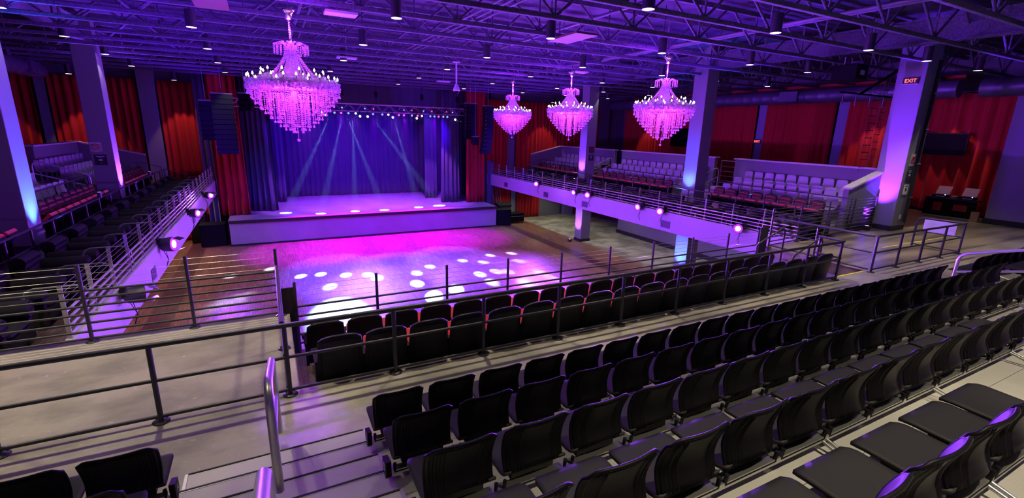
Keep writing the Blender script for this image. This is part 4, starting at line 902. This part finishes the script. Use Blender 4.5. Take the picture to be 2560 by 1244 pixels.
poster(17.80,23.745,2.2,0.36,0.36,'signdark','dark violet notice on the far right column','y',True,())
poster(17.80,23.745,1.72,0.36,0.36,'signdark','lower dark notice on the far right column','y',False,LB)
# vents in the fascias
for s,ys in ((1,(29.65,24.2,20.2,14.35)),(-1,(14.1,22.0))):
    for i,y in enumerate(ys):
        t=thing('fascia_vent','square dark vent in the %s balcony front, %s from the stage'%('right' if s>0 else 'left',ORD[i] if s>0 else ORD[1-i]),'vent'); x=SX(s,0); xa,xb=sorted((x,x-s*0.012)); MB().box(xa,y-0.26,-0.67,xb,y+0.26,-0.37).build('frame','vent',t)
        m=MB(); 
        for q in range(6): m.box(min(x-s*0.02,x),y-0.24,-0.65+0.046*q,max(x-s*0.02,x),y+0.24,-0.63+0.046*q)
        m.build('louvre','duct',t)
# LED wash fixtures on the balcony fronts
def par(x,y,z,to,label,on=True,power=900,r_=0.17,doors=False):
    t=thing('led_wash_light',label,'stage light',(x,y,z)); d=(Vector(to)-Vector((x,y,z))).normalized(); q=d.to_track_quat('-Y','Z').to_matrix()
    m=MB(); m.tube([(0,0.30,0),(0,0.24,0),(0,0.02,0),(0,-0.02,0)],[r_*0.55,r_*0.9,r_,r_],18); m.v=[tuple(q@Vector(v)) for v in m.v]; h=m.build('housing','can',t)
    m=MB(); m.tube([(0,-0.021,0),(0,-0.03,0)],r_*0.55,18); m.v=[tuple(q@Vector(v)) for v in m.v]; m.build('lens','violetlens',t)
    m=MB(); m.tube([(0,-0.0205,0),(0,-0.024,0)],r_*0.93,18); m.v=[tuple(q@Vector(v)) for v in m.v]; m.build('glow_ring','violetring',t)
    MB().tube([tuple(q@Vector((-r_-0.03,0.12,0))),tuple(q@Vector((-r_-0.03,0.30,0.0))),tuple(q@Vector((-r_+0.02,0.36,0.0))),tuple(q@Vector((r_-0.02,0.36,0.0))),tuple(q@Vector((r_+0.03,0.30,0.0))),tuple(q@Vector((r_+0.03,0.12,0)))],0.013,6).build('yoke','black',t)
    s=1 if x>5 else -1
    MB().box(-0.05+0.30*s,-0.05,-0.05,0.05+0.30*s,0.05,0.18).build('clamp','black',t)
    MB().tube([(0.2*s,0,-0.05),(0.16*s,0.05,-0.4),(0.22*s,0.02,-0.62),(0.16*s,0.1,-0.45),(0.3*s,0.05,0.0)],0.008,5).build('cable','black',t)
    if doors:
        for a in (1,-1):
            m=MB(); m.box(-0.13,-0.20,r_*a,0.13,-0.02,r_*a+0.006); R=Matrix.Rotation(0.35*a,3,'X'); m.v=[tuple(q@(R@Vector(v))) for v in m.v]; m.build('barn_door','black',t)
    if on: spot('led_wash',Vector((x,y,z))+d*0.06,to,power*3.6,VIOLET,125,0.6,0.12)
par(14.62,24.9,0.06,(-2,10,0.2),'violet wash light on the right balcony front, farthest of five',power=1500)
par(14.62,20.85,0.04,(-6,16,-2),'unlit-side violet wash light left of the pair by the right fascia column',power=700)
par(14.62,19.6,0.06,(-2,9,0.0),'glaring violet wash light right of the pair by the right fascia column',power=1500)
par(14.62,15.8,0.02,(-6,13,-2),'tilted violet wash light above the largest right fascia vent',power=700)
par(14.62,14.45,0.04,(-1,6,0.4),'glaring violet wash light above the largest right fascia vent',power=1800)
par(14.62,10.65,0.04,(4,5,1.0),'violet wash light nearest the viewer on the right balcony front',power=1300)
par(-2.5,25.5,-0.05,(10,14,0),'small violet wash light on the left balcony front, nearest the stage',power=1300,doors=True)
par(-2.5,20.55,-0.06,(12,12,0),'violet wash light with barn doors, middle of the left balcony front',power=1500,doors=True)
par(-2.5,15.15,-0.02,(20,8,1.5),'large glaring violet wash light with barn doors on the left balcony front',power=1800,r_=0.2,doors=True)
par(-2.45,11.15,-0.14,(12,16,-1.5),'violet wash light seen from the side through the left front railing',power=600,doors=True)
# column uplights
def uplight(x,y,z,tx,ty,col,label,power=500,d=50,lens='violetlens'):
    t=thing('column_uplight',label,'uplight',(x,y,z)); MB().box(-0.09,-0.09,0,0.09,0.09,0.16).build('body','can',t,bevel=0.01); MB().lathe([(0.001,0.161),(0.06,0.161)],(0,0,0),12).build('lens',lens,t)
    spot('uplight',(x,y,z+0.17),(tx,ty,z+3.2 if z>=0 else z+2.0),power*8,col,d,0.8,0.04)
uplight(19.3,8.85,0.0,20.05,8.85,(0.17,0.02,1.0),'violet uplight at the foot of the large right column',900,60)
uplight(16.85,15.55,0.0,17.45,15.55,(0.03,0.09,1.0),'blue uplight on the balcony at the blue-lit column',600,60,'bluelens')
uplight(16.85,24.1,0.0,17.45,24.1,(0.20,0.04,1.0),'violet uplight on the balcony at the far right column',700,60)
uplight(16.8,15.55,FZ,17.45,15.55,(0.03,0.09,1.0),'blue uplight on the lower floor at the blue-lit column',500,60,'bluelens')
uplight(16.8,24.1,FZ,17.45,24.1,(0.20,0.05,1.0),'violet uplight on the lower floor at the far right column',400,60)
uplight(-4.95,15.55,0.0,-5.32,15.55,(0.03,0.10,1.0),'blue uplight at the left edge column',600,60,'bluelens')
uplight(-4.95,23.85,0.0,-5.32,23.85,(0.20,0.04,1.0),'violet uplight behind the left red seats',800,60)
# ceiling violet wash: added lamps, with made-up bodies on the inner railings
for i,(x,y,sd) in enumerate(((16.93,19.0,'right'),(16.93,12.0,'right'),(-4.82,19.0,'left'),(-4.82,12.0,'left'),(16.93,26.5,'right'),(-4.82,26.5,'left'))):
    t=thing('added_ceiling_uplight','small added ceiling-fill uplight on the inner railing of the %s balcony, %s one'%(sd,('middle','nearest','middle','nearest','farthest','farthest')[i]),'uplight',(x,y,0.84)); MB().tube([(0,0,0),(0,0,0.16)],0.06,12).build('body','can',t); MB().lathe([(0.001,0.162),(0.045,0.162)],(0,0,0),12).build('lens','bluelens',t)
    spot('ceiling_wash',(x,y,1.03),(x+(-6 if x>0 else 6),y,6.5),2900,(0.13,0.01,1.0),125,0.7,0.06)
t=thing('beam_light','small black fixture under the joists above the left end of the sunken seats','stage light',(0.1,9.6,5.4)); MB().tube([(0,0.05,0.1),(0,-0.12,-0.08)],0.08,14).build('housing','can',t); MB().tube([(0,0,0.05),(0,0,0.4)],0.015,6).build('clamp','black',t)
spot('beam',(0.1,9.45,5.28),(0.1,5.25,0),900,(0.30,0.04,1.0),9,0.5,0.03)
# ================================================================ STAGE AND DANCE FLOOR LIGHT
for x in (1.5,4.5,7.5,10.5): spot('backdrop_wash',(x,31.2,4.0),(x,39.3,0.0),2300,(0.07,0.0,1.0),75,0.6,0.1)
for x in (0.0,13.0): spot('leg_wash',(x,29.6,4.2),(x,33,-1.5),300,(0.02,0.06,1.0),60,0.6,0.1)
for x in (2.5,5,7.5,9.8): spot('deck_wash',(x,30.9,4.0),(x+0.3,33.8,ST),3200,(0.42,0.07,1.0),70,0.4,0.1)
for x in (1,5,9,13): spot('front_wash',(x,24,5.4),(x,30.3,-3),3200,(0.10,0.02,1.0),60,0.6,0.15)
for hx,x,y in ((3.5,0.73,32.0),(4.2,2.67,31.05),(4.8,4.78,31.27),(4.5,6.63,31.13),(7.3,9.1,31.54),(6.0,10.66,31.77)): spot('deck_spot',(hx,30.35,3.75),(x,y,ST),130000,(0.28,0.45,1.0),5.5,0.3,0.02)
OV=[(-1.973,24.002),(-2.0,22.661),(-0.376,24.581),(-0.959,23.25),(0.884,22.801),(1.749,22.775),(2.804,22.197),(3.755,21.866),(4.892,22.026),(2.317,21.61),(1.925,20.738),(2.469,19.549),(4.441,20.332),(4.049,21.204),(5.942,21.229),(5.517,19.688),(6.861,22.035),(7.463,20.173),(8.792,22.463),(9.715,21.747),(10.611,22.882),(11.943,22.818),(11.569,21.242),(12.0,20.559),(10.133,19.695),(9.61,19.987),(8.69,19.867),(8.709,18.52),(5.686,17.785),(6.852,18.281),(-1.446,19.428),(-0.636,19.073),(11.58,19.017),(11.605,18.0),(10.079,17.9),(-1.706,20.728),(-2.0,20.0)]
for i,(x,y) in enumerate(OV): spot('floor_spot',(3+0.25*i,30.3,3.9),(x,y,FZ),85000,(0.34,0.62,1.0),3.1,0.8,0.01)
spot('floor_key',(3.0,30.3,3.9),(1.9,17.0,FZ),70000,(0.34,0.62,1.0),10,0.9,0.02)
for x,tx,p,c in [(2.2+1.9*k,1.6+2.25*k,3300,(0.32,0.0,1.0)) for k in range(5)]: spot('floor_wash',(x,30.1,3.9),(tx,28.0,FZ),p*4.2,c,50,0.5,0.05)
for x,tx,ty in ((4,2.5,23.5),(6,5.5,22.5),(8,8.5,23.0),(5,4.0,18.5),(9,9.5,18.5)): spot('floor_wash',(x,30.1,3.9),(tx,ty,FZ),32000,(0.085,0.045,1.0),32,0.5,0.05)
# haze over the stage, lit by the beams

# downlights below the right balcony
k=0
for y in (11.5,15.5,19.5,23.5,27.5,31.0):
    for x in (16.2,19.6,-4.4):
        t=thing('recessed_light','round downlight under the %s balcony, %s line, %s from the viewer'%('right' if x>0 else 'left','inner' if x<18 else 'outer',ORD[k//3]),'ceiling light',(x,y,-0.70),group='downlights under the balcony'); k+=1
        MB().tube([(0,0,0.0),(0,0,0.1)],0.1,14).build('housing','can',t); MB().lathe([(0.001,-0.003),(0.085,-0.003)],(0,0,0),14).build('lens','lamp',t)
        spot('down_lamp',(x,y,-0.72),(x+(0 if x>0 else 1.5),y,FZ),130 if x>0 else 210,(1.0,0.93,0.68) if x>0 else (1.0,0.6,0.4),125,0.6,0.08)

hz=MB().box(-0.9,30.0,ST+0.02,12.9,39.0,4.05).build('stage_haze','black'); hz['kind']='stuff'; tag(hz,'thin haze hanging over the stage, blue beams showing in it','haze')
vm=bpy.data.materials.new('haze'); vm.use_nodes=True; nt=vm.node_tree; nt.nodes.clear(); o=nt.nodes.new('ShaderNodeOutputMaterial'); v=nt.nodes.new('ShaderNodeVolumeScatter'); v.inputs['Density'].default_value=0.0035; v.inputs['Anisotropy'].default_value=0.2; nt.links.new(v.outputs[0],o.inputs['Volume']); hz.data.materials.clear(); hz.data.materials.append(vm)

for x0,x1,z1,lab in ((0.0,0.19,0.47,'narrow dark panel at the front left corner of the sunken seats'),(12.75,13.1,0.62,'dark panel beside the tall post at the front right corner of the sunken seats')):
    tag(MB().box(x0,8.52,-0.75,x1,8.56,z1).build('end_panel','signdark',bevel=0.005),lab,'panel')
